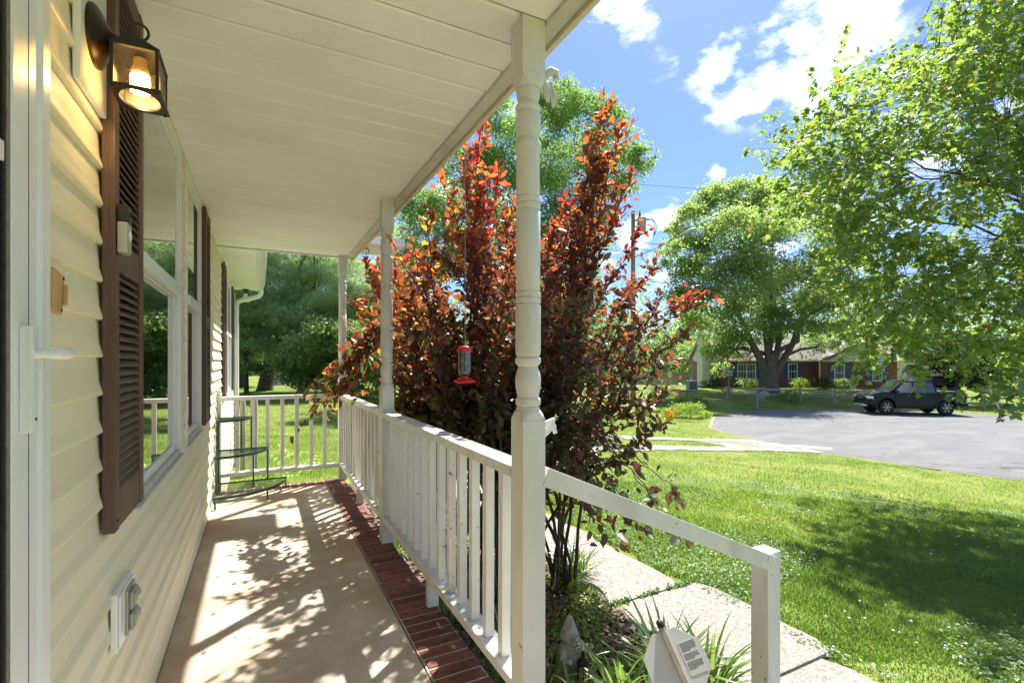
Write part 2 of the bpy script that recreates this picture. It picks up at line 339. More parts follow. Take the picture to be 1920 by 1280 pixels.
# road: a turning circle of worn asphalt with a street leaving it
def road_r(a):
    return 10.75 + .12 * math.sin(5 * a + 1) + .10 * math.sin(13 * a) + .05 * math.sin(31 * a)
def disc(name, mat, z, dr, rmin=0):
    mb = MB(); n = 160; vs = []
    rings = [0] + list(np.linspace(.15, 1, 8))
    vs.append((CC[0], CC[1], z))
    for q in rings[1:]:
        for k in range(n):
            a = 2 * math.pi * k / n; r = (road_r(a) + dr) * q
            vs.append((CC[0] + r * math.cos(a), CC[1] + r * math.sin(a), z))
    fs = [(0, 1 + k, 1 + (k + 1) % n) for k in range(n)]
    for j in range(7):
        for k in range(n): k2 = (k + 1) % n; fs.append((1 + j * n + k, 1 + (j + 1) * n + k, 1 + (j + 1) * n + k2, 1 + j * n + k2))
    mb.add(vs, fs); return mb
mb = disc('road', asph, -1.842, 0)
mb.add([(33, 1, -1.846), (44, -18, -1.846), (52, -14, -1.846), (38, 8, -1.846)], [(0, 1, 2, 3)])
struct(mb.obj('road', asph))
struct(disc('road_shoulder', sandm, -1.852, .10).obj('road_shoulder', sandm))

def strip(name, mat, pts, w, dz, seg=90, wob=.12):
    pts = [Vector(p) for p in pts]; out = []; vs = []; fs = []
    for i in range(seg + 1):
        q = i / seg * (len(pts) - 1); k = min(int(q), len(pts) - 2); t = q - k
        p0, p1, p2, p3 = pts[max(k - 1, 0)], pts[k], pts[k + 1], pts[min(k + 2, len(pts) - 1)]
        out.append(.5 * ((2 * p1) + (-p0 + p2) * t + (2 * p0 - 5 * p1 + 4 * p2 - p3) * t * t + (-p0 + 3 * p1 - 3 * p2 + p3) * t ** 3))
    for i, p in enumerate(out):
        d = (out[min(i + 1, seg)] - out[max(i - 1, 0)]); d.z = 0; d.normalize(); nrm = Vector((-d.y, d.x, 0))
        for j in range(5):
            ww = w * (1 + wob * math.sin(i * .9 + j) + wob * noise.noise(Vector((i * .35, j, 3))))
            q = p + nrm * ww * (j / 4 - .5); vs.append((q.x, q.y, float(gz(q.x, q.y)) + dz + .012 * (1 - abs(j - 2) / 2)))
    for i in range(seg):
        for j in range(4): a = i * 5 + j; fs.append((a, a + 1, a + 6, a + 5))
    return MB().add(vs, fs), out
def add_cracks(m, scale, width, depth):
    t = m.node_tree; n, l = t.nodes.new, t.links.new; b = [x for x in t.nodes if x.type == 'BSDF_PRINCIPLED'][0]; src = b.inputs['Base Color'].links[0].from_socket
    g = n('ShaderNodeNewGeometry'); z = n('ShaderNodeTexNoise'); z.inputs['Scale'].default_value = 1.1; z.inputs['Detail'].default_value = 6; l(g.outputs['Position'], z.inputs['Vector'])
    ad = n('ShaderNodeVectorMath'); ad.operation = 'MULTIPLY_ADD'; l(z.outputs['Color'], ad.inputs[0]); ad.inputs[1].default_value = (2.2, 2.2, 0); l(g.outputs['Position'], ad.inputs[2])
    v = n('ShaderNodeTexVoronoi'); v.feature = 'DISTANCE_TO_EDGE'; v.inputs['Scale'].default_value = scale; l(ad.outputs[0], v.inputs['Vector'])
    mr = n('ShaderNodeMapRange'); l(v.outputs['Distance'], mr.inputs[0]); mr.inputs[1].default_value = 0; mr.inputs[2].default_value = width; mr.inputs[3].default_value = depth; mr.inputs[4].default_value = 0
    mx = n('ShaderNodeMix'); mx.data_type = 'RGBA'; l(mr.outputs[0], mx.inputs[0]); l(src, mx.inputs[6]); mx.inputs[7].default_value = (.05, .05, .048, 1); l(mx.outputs[2], b.inputs['Base Color'])
add_cracks(asph, .16, .006, .7)
tracks = []
for pl in ([(1000, 822), (1130, 821), (1260, 823), (1380, 826), (1470, 838)], [(980, 845), (1100, 842), (1230, 840), (1340, 842), (1440, 843), (1530, 846)]):
    m_, c_ = strip('gravel_track', gravelm, [gh(*q) for q in pl], .85, .02); tracks.append(c_)
    struct(m_.obj('driveway', gravelm))
m_, c_ = strip('apron', sandm, [gh(1330, 832), gh(1420, 834), gh(1500, 838), gh(1560, 842)], 2.1, .010, 40)
struct(m_.obj('driveway_apron', gravelm))
TR = np.array([(p.x, p.y) for c in tracks for p in c[::3]])

# planting bed
bedpoly = [(.80, 1.0), (2.28, 1.0), (2.30, 2.9), (2.34, 4.2), (2.30, 7.0), (1.9, 7.6), (.80, 7.4)]
mb = MB(); nn = 14
for i in range(nn):
    for j in range(56):
        x0, x1 = .8 + i * 1.52 / nn, .8 + (i + 1) * 1.52 / nn; y0, y1 = 1 + j * .115, 1 + (j + 1) * .115
        def bz(x, y): return -.493 + .022 * noise.noise(Vector((x * 5, y * 5, 0))) + .03 * math.exp(-((x - 1.5) / .5) ** 2)
        mb.add([(x0, y0, bz(x0, y0)), (x1, y0, bz(x1, y0)), (x1, y1, bz(x1, y1)), (x0, y1, bz(x0, y1))], [(0, 1, 2, 3)])
struct(mb.obj('planting_bed', mulchm))
def bedz(x, y): return -.493 + .03 * math.exp(-((x - 1.5) / .5) ** 2)
n = 16000
P = np.stack([rng.uniform(.85, 2.32, n), rng.uniform(1.1, 6.8, n), np.full(n, -.487)], 1); P[:, 2] += rng.uniform(0, .025, n) + .03 * np.exp(-((P[:, 0] - 1.5) / .5) ** 2)
D = unit(n); D[:, 2] *= .25; Nn = unit(n) * .5 + [0, 0, 1]
o = cloud('bark_mulch', P, D, Nn, rng.uniform(.012, .045, n), rng.random(n), CARD, chipm); o['kind'] = 'stuff'; tag(o, 'brown bark mulch and dry leaves covering the bed beside the porch', 'mulch')

# sidewalk of cast slabs
walk = link('sidewalk', None); struct(walk)
edges = [-1.4, -.35, .72, 1.80, 2.88, 3.97, 5.05, 6.12, 7.2, 8.3, 9.4]
for k in range(len(edges) - 1):
    y0, y1 = edges[k] + .008, edges[k + 1] - .008; j = random.uniform(-.04, .05)
    cx = .35 * max(0, (y0 - 5) / 5) ** 2
    xl, xr = 2.30 + cx, 3.06 + j + cx
    if k == 3: xr = 3.20
    if k == 4: xr = 3.03
    pl = []
    for t in np.linspace(0, 1, 7): pl.append((xl + .018 * noise.noise(Vector((k * 3, t * 3, 1))), y0 + (y1 - y0) * t))
    for t in np.linspace(1, 0, 9): pl.append((xr + .05 * noise.noise(Vector((k * 7 + 2, t * 2.2, 5))) - (.05 if t in (0, 1) else 0), y0 + (y1 - y0) * t + (.05 if k > 0 else 0) * 0))
    MB().prism(pl, -.58, -.468 + random.uniform(-.006, .006), 'z').obj('slab', aggr, walk, bevel=.008)

# ------------------------------------------------------------------ grass
def noiseN(x, y, s, seed=0):
    g = np.random.default_rng(seed).uniform(0, 1, (64, 64)); fx = (x * s) % 63; fy = (y * s) % 63
    i = fx.astype(int); j = fy.astype(int); a = fx - i; b = fy - j; a = a * a * (3 - 2 * a); b = b * b * (3 - 2 * b)
    return (g[i, j] * (1 - a) + g[i + 1, j] * a) * (1 - b) + (g[i, j + 1] * (1 - a) + g[i + 1, j + 1] * a) * b
def lawn_ok(x, y):
    ok = (np.hypot(x - CC[0], y - CC[1]) > 10.95)
    cx = .35 * np.maximum(0, (y - 5) / 5) ** 2
    ok &= ~((x > 2.26 + cx) & (x < 3.10 + cx + .05 * np.sin(y * 9)) & (y < 9.4) & (y > -1.4))
    ok &= ~((x < 2.34) & (y < 7.0) & (x > .7)) & ~((x <= .95) & (y < 5.95)) & ~((x < -.2) & (y < 9.9))
    for q in TR[::2]:
        ok &= (np.hypot(x - q[0], y - q[1]) > .42 + .12 * np.sin(x * 11 + y * 7))
    return ok
def grass(n, d0, d1, e, r0, r1, h, w, tri3, name):
    # density falls with distance as d**-e
    q = rng.random(n); a = 2 - e; d = (d0 ** a + q * (d1 ** a - d0 ** a)) ** (1 / a); r = rng.uniform(r0, r1, n) * d
    x = r * CT + d * ST; y = d * CT - r * ST; k = lawn_ok(x, y); x, y, d = x[k], y[k], d[k]; n = len(x)
    z = gz(x, y) - .004
    clump = noiseN(x + 50, y + 50, 2.6, 3); pale = noiseN(x + 50, y + 50, .55, 5)
    H_ = h * rng.uniform(.55, 1.3, n) * (.45 + 1.1 * clump); Wd = w * rng.uniform(.7, 1.3, n) * (d / d0) ** .5
    an = rng.uniform(0, 2 * math.pi, n); bd = rng.uniform(.1, .95, n) * H_
    dx, dy = np.cos(an), np.sin(an); px, py = -dy * Wd / 2, dx * Wd / 2
    B = np.stack([x, y, z], 1); sd = np.stack([px, py, px * 0], 1); ln = np.stack([dx * bd, dy * bd, H_], 1)
    big = noiseN(x + 50, y + 50, .23, 8); T = np.clip(-.10 + .55 * pale + .30 * big + .30 * rng.random(n), 0, .92); T[rng.random(n) < .03 + .16 * (pale > .74)] = 1
    if tri3:
        V = np.stack([B - sd, B + sd, B + ln * [.35, .35, .6] + sd * .8, B + ln * [.35, .35, .6] - sd * .8, B + ln * [1, 1, .92]], 1).reshape(-1, 3)
        Fa = (np.array([[0, 1, 2], [0, 2, 3], [3, 2, 4]])[None] + (np.arange(n) * 5)[:, None, None]).reshape(-1, 3); TT = np.repeat(T, 5)
    else:
        V = np.stack([B - sd, B + sd, B + ln], 1).reshape(-1, 3); Fa = np.arange(n * 3).reshape(-1, 3); TT = np.repeat(T, 3)
    o = link(name, npmesh(name, V, Fa, grass_b, TT)); o['kind'] = 'stuff'; return o
o = grass(190000, 3.0, 8, 1.5, -.05, 1.35, .043, .0048, True, 'grass'); tag(o, 'short sunlit lawn grass beyond the sidewalk', 'grass')
o = grass(42000, 1.7, 3.4, 1.0, -.05, 1.5, .043, .0045, True, 'grass'); tag(o, 'nearest lawn grass at the lower right beside the walk', 'grass')
o = grass(260000, 7.6, 34, 1.35, -.72, 1.35, .046, .010, False, 'grass'); tag(o, 'mown lawn grass sloping down to the turning circle', 'grass')
o = grass(60000, 5.2, 12, 1.4, -.66, .0, .046, .007, False, 'grass'); tag(o, 'mown grass of the side yard past the end railing', 'grass')
# clover
n = 52000
d = rng.uniform(2.2, 9, n); r = rng.uniform(-.05, 1.3, n) * d; x = r * CT + d * ST; y = d * CT - r * ST
k = lawn_ok(x, y) & (noiseN(x + 50, y + 50, .9, 9) + .35 * np.exp(-(x - 3.1) / .8) > .52); x, y = x[k], y[k]; n = len(x)
TRIF = ([(0, 0, 0), (.35, .35, .1), (0, .8, .02), (-.35, .35, .1), (-.6, .1, .08), (-.7, -.5, .02), (-.1, -.35, .1), (.1, -.35, .1), (.7, -.5, .02), (.6, .1, .08)],
        [(0, 1, 2), (0, 2, 3), (0, 4, 5), (0, 5, 6), (0, 7, 8), (0, 8, 9)])
P = np.stack([x, y, gz(x, y) + rng.uniform(.022, .052, n)], 1)
o = cloud('clover', P, unit(n) * [1, 1, .2], unit(n) * .35 + [0, 0, 1], rng.uniform(.010, .019, n), rng.random(n), TRIF, clover_m); o['kind'] = 'stuff'; tag(o, 'low clover leaves growing through the near lawn', 'clover')
mb = MB(); cnt = 0
for _ in range(2600):
    d = random.uniform(3, 13); r = random.uniform(-.05, 1.3) * d; x = r * CT + d * ST; y = d * CT - r * ST
    if not bool(lawn_ok(np.array([x]), np.array([y]))[0]) or float(noiseN(np.array([x + 50.]), np.array([y + 50.]), .8, 21)[0]) < random.uniform(.38, .62): continue
    s = random.uniform(.006, .011) * (1 + .03 * d); zz = float(gz(x, y)) + random.uniform(.05, .085)
    mb.sphere((x, y, zz), s, 5, 3); cnt += 1
    if cnt > 420: break
o = mb.obj('clover_flower', flower_m, kind='stuff'); tag(o, 'small white clover flower heads dotted over the lawn', 'flowers')

# ------------------------------------------------------------------ porch floor
WX = -.39; HE = 9.8
floor = struct(link('porch_floor', None))
MB().box(WX + .012, .634, -2.2, 5.60, -.5, 0).obj('concrete_slab', concrete, floor, bevel=.006)
MB().box(.641, .862, -2.2, 5.82, -.5, -.0035).box(WX + .012, .640, 5.60, 5.82, -.5, -.0035).obj('mortar_bed', mortar, floor)
bme = [MB().box(0, .212, 0, .065, -.05, .0).mesh('brick', brick, bevel=.003), MB().box(0, .209, 0, .064, -.05, .001).mesh('brick', brick, bevel=.0045)]
for k in range(62):
    b = link('brick', bme[k % 2], floor); b.location = (.648 + random.uniform(-.002, .003), .90 + k * .0765, random.uniform(-.002, .0015)); b.rotation_euler = (0, 0, random.uniform(-.012, .012))
bm2 = MB().box(0, .074, 0, .198, -.05, .0).mesh('brick', brick, bevel=.003)
for k in range(12):
    b = link('brick', bm2, floor); b.location = (WX + .02 + k * .0845, 5.612 + random.uniform(-.002, .002), random.uniform(-.002, .001))
for k in range(3):
    b = link('brick', bme[0], floor); b.location = (.645, 5.645 + k * .074 - .008, 0); b.rotation_euler = (0, 0, 0)
# front steps of the porch beyond the railing (down to the walk)
for k in range(2):
    MB().box(.862, 1.16 + .30 * (1 - k), -.2, 1.42, -.5, -.17 - .165 * k if k == 1 else -.335).obj('step', concrete, floor)

# ------------------------------------------------------------------ the house
house = thing('house', 'cream sided house with brown shutters and a covered front porch', 'house')
OPEN = [(2.08, 3.21, .82, 2.47), (3.44, 4.28, .82, 2.47), (7.04, 8.74, .86, 2.47)]
# wall body with openings
mb = MB(); yy = 0
def wallseg(y0, y1, z0, z1): mb.box(-.56, WX, y0, y1, z0, z1)
wallseg(-3, .28, -.5, 2.75); wallseg(.28, 1.22, 2.30, 2.75); wallseg(1.22, 2.08, -.5, 2.75)
wallseg(3.21, 3.44, -.5, 2.75); wallseg(4.28, 7.04, -.5, 2.75); wallseg(8.74, HE, -.5, 2.75)
for (a, b, c, d_) in OPEN: wallseg(a, b, -.5, c); wallseg(a, b, d_, 2.75)
mb.box(-6.0, -.56, HE - .15, HE, -.5, 2.75).box(-6, -.56, -3.0, -2.85, -.5, 2.75).box(-6.1, -6, -3, HE, -.5, 2.75)
mb.obj('wall', darkroom, house)
MB().box(-5.9, -.57, -2.8, HE - .16, -.1, 0).obj('inside_floor', darkroom, house)
# siding boards, one object each
C_ = .1016; zc0 = .008
def board(y0, y1, z, part=siding):
    pr = [(0, 0), (.0150, 0), (.0172, .003), (.0165, .011), (.0085, .036), (.0030, .1016), (0, .1016)]
    zt = 0
    n = max(1, int((y1 - y0) / .6)); mb = MB(); vs = []; 
    for i in range(n + 1):
        y = y0 + (y1 - y0) * i / n; w = .0010 * noise.noise(Vector((y * 1.3, z * 9, 2)))
        vs += [(WX + x + (w if 0 < x else 0), y, z + zz + w * .6) for x, zz in pr]
    fs = []
    for i in range(n):
        for j in range(7): a = i * 7 + j; b = i * 7 + (j + 1) % 7; fs.append((a, b, b + 7, a + 7))
    fs += [tuple(range(7)), tuple(n * 7 + j for j in range(7))[::-1]]
    mb.add(vs, fs).obj('siding_board', part, house)
k = -5
while True:
    z = zc0 + k * C_; k += 1
    if z > 2.53: break
    if z < -.45: continue
    segs = []
    y0base = 1.283 if z > -.02 else 5.86
    inw = z + .5 * C_ > .82 and z + .5 * C_ < 2.47
    inw3 = z + .5 * C_ > .86 and z + .5 * C_ < 2.47
    cuts = [(2.08, 3.21), (3.44, 4.28)] if inw else []
    if inw3: cuts.append((7.04, 8.74))
    a = y0base
    if a > 5: cuts = [c for c in cuts if c[0] > 5]
    for c0, c1 in cuts: segs.append((a, c0)); a = c1
    segs.append((a, HE))
    for (s0, s1) in segs: board(s0 + .001, s1 - .001, z)
MB().box(WX, WX + .03, HE - .035, HE + .02, -.5, 2.5).obj('corner_trim', vinylw, house)
# porch ceiling planks
PLK = .1667; y = -2.2; pm = None
while y < 5.80:
    pr = [(y + .006, 2.4965), (y + .014, 2.490), (y + .154, 2.4875), (y + .1605, 2.4965), (y + .1605, 2.504), (y + .006, 2.504)]
    MB().prism([(a, b + random.uniform(-.0004, .0004)) for a, b in pr], WX, .882, 'x').obj('ceiling_plank', ceilm, house); y += PLK
MB().box(WX, .95, -2.2, 5.83, 2.505, 2.53).obj('ceiling_backing', ceilgap, house)
MB().box(WX, WX + .016, 1.3, 5.83, 2.468, 2.492).obj('ceiling_trim', fascia, house)
MB().box(.880, .936, -2.2, 5.84, 2.470, 2.60).obj('beam_trim', trimm, house)
MB().box(.939, .958, -2.2, 5.86, 2.452, 2.72).obj('fascia', fascia, house)
MB().box(WX, .958, 5.832, 5.862, 2.478, 2.75).obj('fascia', ceilm, house)
MB().box(.960, 1.42, 5.32, 5.86, 2.555, 2.64).box(.960, 1.40, 5.34, 5.84, 2.549, 2.556).obj('eave_return', ceilm, house, bevel=.004)
MB().prism([(.956, 2.66), (.956, 2.71), (-3.2, 4.3), (-3.2, 4.25)], -2.6, 5.86, 'y').obj('roof', M('dark_shingle', (.10, .09, .08), (.16, .15, .14), 30, .9, .6, 90), house)
MB().prism([(.12, 2.70), (.12, 2.74), (-3.2, 4.5), (-6.6, 2.7), (-6.6, 2.66), (-3.2, 4.44)], 5.96, 10.1, 'y').obj('roof', bpy.data.materials['dark_shingle'], house)
# main eave beyond the porch
y = 5.87
while y < HE + .1:
    MB().prism([(y + .002, 2.571), (y + .008, 2.568), (y + .096, 2.568), (y + .1, 2.571), (y + .1, 2.59), (y + .002, 2.59)], WX, -.062, 'x').obj('soffit_plank', ceilm, house); y += .102
MB().box(WX, WX + .02, 5.86, HE, 2.545, 2.568).obj('soffit_trim', ceilm, house)
MB().box(-.06, -.02, 5.87, HE + .12, 2.555, 2.70).obj('fascia', ceilm, house)
g = thing('rain_gutter', 'white rain gutter and curved downspout at the far house corner', 'gutter')
MB().prism([(-.018, 2.68), (-.018, 2.565), (.02, 2.555), (.055, 2.57), (.085, 2.61), (.09, 2.66), (.105, 2.68), (.10, 2.69), (.0, 2.69)], 5.88, HE + .14, 'y').obj('channel', vinylw, g)
pts = [(.035, HE - .02, 2.56), (.035, HE - .02, 2.50), (.01, HE - .03, 2.455), (-.08, HE - .03, 2.42), (-.24, HE - .03, 2.375), (-.315, HE - .03, 2.34), (-.34, HE - .03, 2.27), (-.34, HE - .03, 1.2), (-.34, HE - .03, -.3), (-.25, HE - .03, -.42)]
MB().tube(pts, .040, 10).obj('downspout', vinylw, g, smooth=True)
fl = thing('floodlight', 'small white floodlight with black base hanging under the far eave', 'floodlight', (-.20, HE + .02, 2.568))
MB().lathe([(.055, 0), (.06, -.02), (.03, -.04), (.02, -.10)], n=14).obj('base', blackm, fl, smooth=True)
MB().tube([(0, 0, -.08), (.0, -.02, -.16), (.0, -.03, -.2)], [.03, .045, .075], 12).obj('lamp_head', vinylw, fl, smooth=True)

# windows (parts of the house)
def window(y0, y1, z0, z1, zm, curtain=True):
    w = link('window', None, house)
    f = MB(); X0, X1 = -.42, -.372
    f.box(X0, X1, y0, y0 + .042, z0, z1).box(X0, X1, y1 - .034, y1, z0, z1).box(X0, X1, y0 + .042, y1 - .042, z1 - .042, z1)
    f.obj('frame', vinylw, w, bevel=.004)
    MB().box(X0, X1 - .002, y0 + .042, y1 - .042, z0, z0 + .022).box(X1 - .02, X1 + .012, y0, y1, z0 - .012, z0 - .001).obj('sill', trimm, w, bevel=.003)
    for (a, b, X) in ((zm, z1 - .044, -.386), (z0 + .024, zm + .035, -.402)):
        s = MB(); e = .038; ya, yb = y0 + .044, y1 - .044
        if X > -.39: s.box(X - .003, X + .008, ya, ya + e, a, b).box(X - .003, X + .008, yb - e, yb, a, b).box(X - .003, X + .008, ya + e, yb - e, b - e, b).box(X - .003, X + .022, ya + e, yb - e, a, a + .055)
        else: s.box(X - .014, X + .009, ya, ya + e, a, b).box(X - .014, X + .009, yb - e, yb, a, b).box(X - .014, X + .009, ya + e, yb - e, b - e, b).box(X - .014, X + .009, ya + e, yb - e, a, a + e)
        s.obj('sash', vinylw, w, bevel=.003)
        MB().box(X - .003, X + .001, ya + e, yb - e, a + .03, b - e).obj('glass', glass, w)
    # pleated curtain hanging inside
    vs = []; fs = []; m = 60
    yc = y0 + (y1 - y0) * (.0 if zm > 9 else .55)
    for i in range(m + 1):
        yy = yc + (y1 - yc - .02) * i / m; xx = -.57 + .014 * math.sin(i * 1.1) + .006 * math.sin(i * .37)
        vs += [(xx, yy, z1 - .02), (xx + .004, yy, z0 + .02)]
        if i < m: fs.append((2 * i, 2 * i + 1, 2 * i + 3, 2 * i + 2))
    MB().add(vs, fs).obj('curtain', curtm, w, smooth=True)
window(2.08, 3.21, .82, 2.47, 1.66); window(3.44, 4.28, .82, 2.47, 1.66); window(7.04, 7.88, .86, 2.47, 1.66); window(7.90, 8.74, .86, 2.47, 1.66)

# shutters
def shutter(y0, z0, z1, w, label):
    t = thing('shutter', label, 'shutter', (WX + .014, y0, z0), 0, 'brown louvred shutters beside the windows')
    H_ = z1 - z0; st = .048; X = .030; zm = 1.612 - z0
    MB().box(0, X, 0, st, 0, H_).obj('stile', brown, t, bevel=.004); MB().box(0, X, w - st, w, 0, H_).obj('stile', brown, t, bevel=.004)
    for a, b in ((0, .105), (zm - .04, zm + .045), (H_ - .07, H_)):
        MB().box(.002, X - .004, st, w - st, a, b).obj('rail', brown, t, bevel=.002)
    MB().box(0, .004, st, w - st, .105, H_ - .07).obj('back', brownd, t)
    lm = MB().prism([(.006, .0225), (.009, .0225), (.0265, .003), (.0265, -.001), (.022, -.001), (.006, .017)], st, w - st, 'y').mesh('louver', brown)
    for a, b in ((.105, zm - .04), (zm + .045, H_ - .07)):
        n = int((b - a) / .0245)
        for k in range(n):
            l = link('louver', lm, t); l.location = (0, 0, a + (b - a) * k / n + .002)
    for yy in (st / 2, w - st / 2):
        for zz in (.03, H_ - .10): MB().lathe([(.004, 0), (.004, .002)], (X, yy, zz), 8, axis='x').obj('screw', brownd, t)
    return t
shutter(1.685, .85, 2.465, .375, 'large brown shutter in front, with the doorbell on it, under the lantern')
shutter(4.30, .84, 2.465, .375, 'brown shutter right of the second window, its foot near the far siding')
shutter(6.63, .86, 2.47, .375, 'brown shutter left of the far window past the porch end')
shutter(8.77, .86, 2.47, .375, 'farthest brown shutter, beside the downspout')

# storm door
dr = thing('storm_door', 'white storm door with dark glass at the left edge of the photo', 'door', (0, 0, 0))
MB().box(-.395, -.350, 1.064, 1.166, .10, 2.26).obj('stile', vinylw, dr, bevel=.006)
MB().box(-.352, -.3495, 1.128, 1.130, .1, 2.26).obj('seam', rubber, dr)
MB().box(-.395, -.350, .40, .50, .10, 2.26).obj('stile', vinylw, dr, bevel=.006)
MB().box(-.395, -.352, .50, 1.064, 2.12, 2.26).box(-.395, -.352, .50, 1.064, .10, .30).obj('rail', vinylw, dr, bevel=.004)
MB().box(-.388, -.3515, 1.052, 1.0638, .30, 2.12).obj('gasket', gaskm, dr)
MB().box(-.386, -.353, 1.043, 1.0518, .30, 2.12).obj('seal', rubber, dr)
MB().box(-.359, -.356, .50, 1.043, .30, 2.12).obj('glass', dglass, dr)
for z in (.70, 1.63, 2.02): MB().box(-.3555, -.3515, .5, 1.0425, z, z + .03).obj('glazing_bar', vinylw, dr)
MB().box(-.52, -.47, .30, 1.22, 0.02, 2.28).obj('inner_door', M('dark_door', (.05, .055, .05), (.08, .085, .08), 5, .4), dr)
# moulded jamb
MB().tube([(-.368, 1.196, .02), (-.368, 1.196, 2.30)], .019, 12).obj('jamb', vinylw, dr, smooth=True)
MB().box(-.40, -.372, 1.168, 1.216, .02, 2.32).obj('jamb_back', vinylw, dr)
MB().box(-.40, -.364, 1.217, 1.282, .0, 2.36).obj('casing', vinylw, dr, bevel=.004)
MB().box(-.42, -.33, .28, 1.22, .0, .09).obj('threshold', silver, dr)
h = link('handle', None, dr)
MB().box(-.350, -.333, 1.090, 1.118, 1.200, 1.378).obj('escutcheon', vinylw, h, bevel=.003)
lv = [(-.338, 1.103, 1.332), (-.322, 1.104, 1.333), (-.311, 1.112, 1.333), (-.308, 1.135, 1.333), (-.308, 1.168, 1.333), (-.309, 1.190, 1.3325), (-.310, 1.203, 1.332)]
MB().tube(lv, [.009, .009, .0105, .011, .0105, .007, .001], 12).obj('lever', vinylw, h, smooth=True)
MB().lathe([(.003, 0), (.003, .001)], (-.333, 1.104, 1.222), 8, axis='x').obj('keyhole', blackm, h)

# door sensor bracket
br = thing('siding_bracket', 'small tan plastic bracket fixed askew on the cream siding', 'bracket', (WX + .012, 1.335, 1.462)); br.rotation_euler = (R(-10), 0, 0)
MB().box(0, .012, -.034, .028, -.042, .042).obj('plate', tanm, br, bevel=.003)
MB().box(.012, .019, .017, .029, -.022, .022).obj('clip', tanm, br, bevel=.002)
for z in (-.034, .034): MB().lathe([(.0035, 0), (.0035, .0012)], (.012, .018, z), 8, axis='x').obj('screw', blackm, br)

# outlet
ol = thing('outdoor_outlet', 'grey weatherproof outlet cover on a white mounting block low on the siding', 'outlet', (WX + .012, 1.885, .560))
MB().box(0, .016, -.10, .10, -.085, .085).box(.016, .022, -.09, .09, -.076, .076).obj('mounting_block', vinylw, ol, bevel=.004)
MB().box(.022, .029, -.035, .065, -.068, .068).obj('cover_plate', greyp, ol, bevel=.003)
for z in (-.032, .032):
    c = MB().box(.029, .041, -.028, .045, z - .026, z + .026).obj('flap', greyp, ol, bevel=.006)
    MB().box(.041, .0435, -.022, .006, z - .018, z + .018).obj('latch', greyp, ol, bevel=.002)
    MB().sphere((.036, .034, z + .004), .017, 12, 6, (.8, .7, 1)).obj('hinge_bump', greyp, ol, smooth=True)

# doorbell on the first shutter
db = thing('doorbell', 'black and silver video doorbell mounted on the near brown shutter', 'doorbell', (-.344, 1.690, 1.702)); db.rotation_euler = (0, 0, R(0))
MB().box(0, .024, .0, .052, -.086, .0).obj('silver_front', silver, db, bevel=.005, smooth=True)
MB().box(0, .025, .0, .052, .0005, .048).obj('camera_front', blackm, db, bevel=.005, smooth=True)
MB().lathe([(.009, 0), (.009, .002), (.006, .003)], (.025, .030, .026), 16, axis='x').obj('lens', rubber, db, smooth=True)
MB().lathe([(.013, 0), (.013, .002)], (.024, .030, -.034), 20, axis='x').obj('button', vinylw, db, smooth=True)

# wall lantern
lt = thing('wall_lantern', 'lit black wall lantern with seeded glass panes above the near shutter', 'lantern', (WX, 1.565, 2.13))
LX, LY0, LY1, LZ0, LZ1 = .068, -.070, .055, -.140, -.040   # local frame
MB().box(.010, .026, -.10, .12, -.16, .18).obj('mounting_block', vinylw, lt, bevel=.004)
MB().lathe([(.074, .026), (.074, .034), (.066, .040), (.060, .044), (.040, .052), (.022, .062), (.012, .078), (.010, .09)], (0, 0, -.005), 28, axis='x').obj('wall_plate', bronzem, lt, smooth=True)
MB().tube([(.06, 0, -.004), (.09, 0, .0), (.11, 0, -.01), (.12, 0, -.025)], .010, 10).obj('arm', bronzem, lt, smooth=True)
x0, x1 = .076, .166
fr = MB()
for (a, b) in ((x0, LY0), (x1, LY0), (x0, LY1), (x1, LY1)): fr.box(a - .0035, a + .0035, b - .0035, b + .0035, LZ0, LZ1)
fr.box(x0 - .0045, x1 + .0045, LY0 - .0045, LY0 + .0045, LZ1 - .004, LZ1 + .003).box(x0 - .0045, x1 + .0045, LY1 - .0045, LY1 + .0045, LZ1 - .004, LZ1 + .003)
fr.box(x0 - .0045, x0 + .0045, LY0, LY1, LZ1 - .0038, LZ1 + .0028).box(x1 - .0045, x1 + .0045, LY0, LY1, LZ1 - .0038, LZ1 + .0028)
fr.obj('frame', blackm, lt)
# bottom plate with oval opening
n = 40; vs = []; cx, cy = (x0 + x1) / 2, (LY0 + LY1) / 2; hx, hy = (x1 - x0) / 2 + .008, (LY1 - LY0) / 2 + .008
for k in range(n):
    a = 2 * math.pi * k / n; c, s = math.cos(a), math.sin(a); q = 1 / max(abs(c), abs(s))
    for zz in (LZ0 - .006, LZ0): vs += [(cx + hx * c * q, cy + hy * s * q, zz), (cx + hx * .80 * c, cy + hy * .82 * s, zz)]
fs = []
for k in range(n):
    a = k * 4; b = ((k + 1) % n) * 4
    fs += [(a, b, b + 1, a + 1), (a + 2, a + 3, b + 3, b + 2), (a, a + 2, b + 2, b), (a + 1, b + 1, b + 3, a + 3)]
MB().add(vs, fs).obj('bottom_plate', blackm, lt)
for (nx_, ny_) in ((-1, -1), (1, -1), (-1, 1), (1, 1)): MB().lathe([(.004, 0), (.004, .004)], (cx + nx_ * (hx - .009), cy + ny_ * (hy - .009), LZ0 - .010), 8).obj('rivet', bronzem, lt)
pr = [(x0 - .006, LZ1 + .003), (x1 + .006, LZ1 + .003), (x1 - .006, LZ1 + .008), (x1 - .022, LZ1 + .016), (cx, LZ1 + .021), (x0 + .022, LZ1 + .016), (x0 + .006, LZ1 + .008)]
MB().prism(pr, LY0 - .004, LY1 + .004, 'y').obj('roof_cap', blackm, lt, bevel=.003)
rg = [(cx + .021 * math.cos(a), cy - .02, LZ1 + .058 + .021 * math.sin(a)) for a in np.linspace(0, 2 * math.pi, 25)]
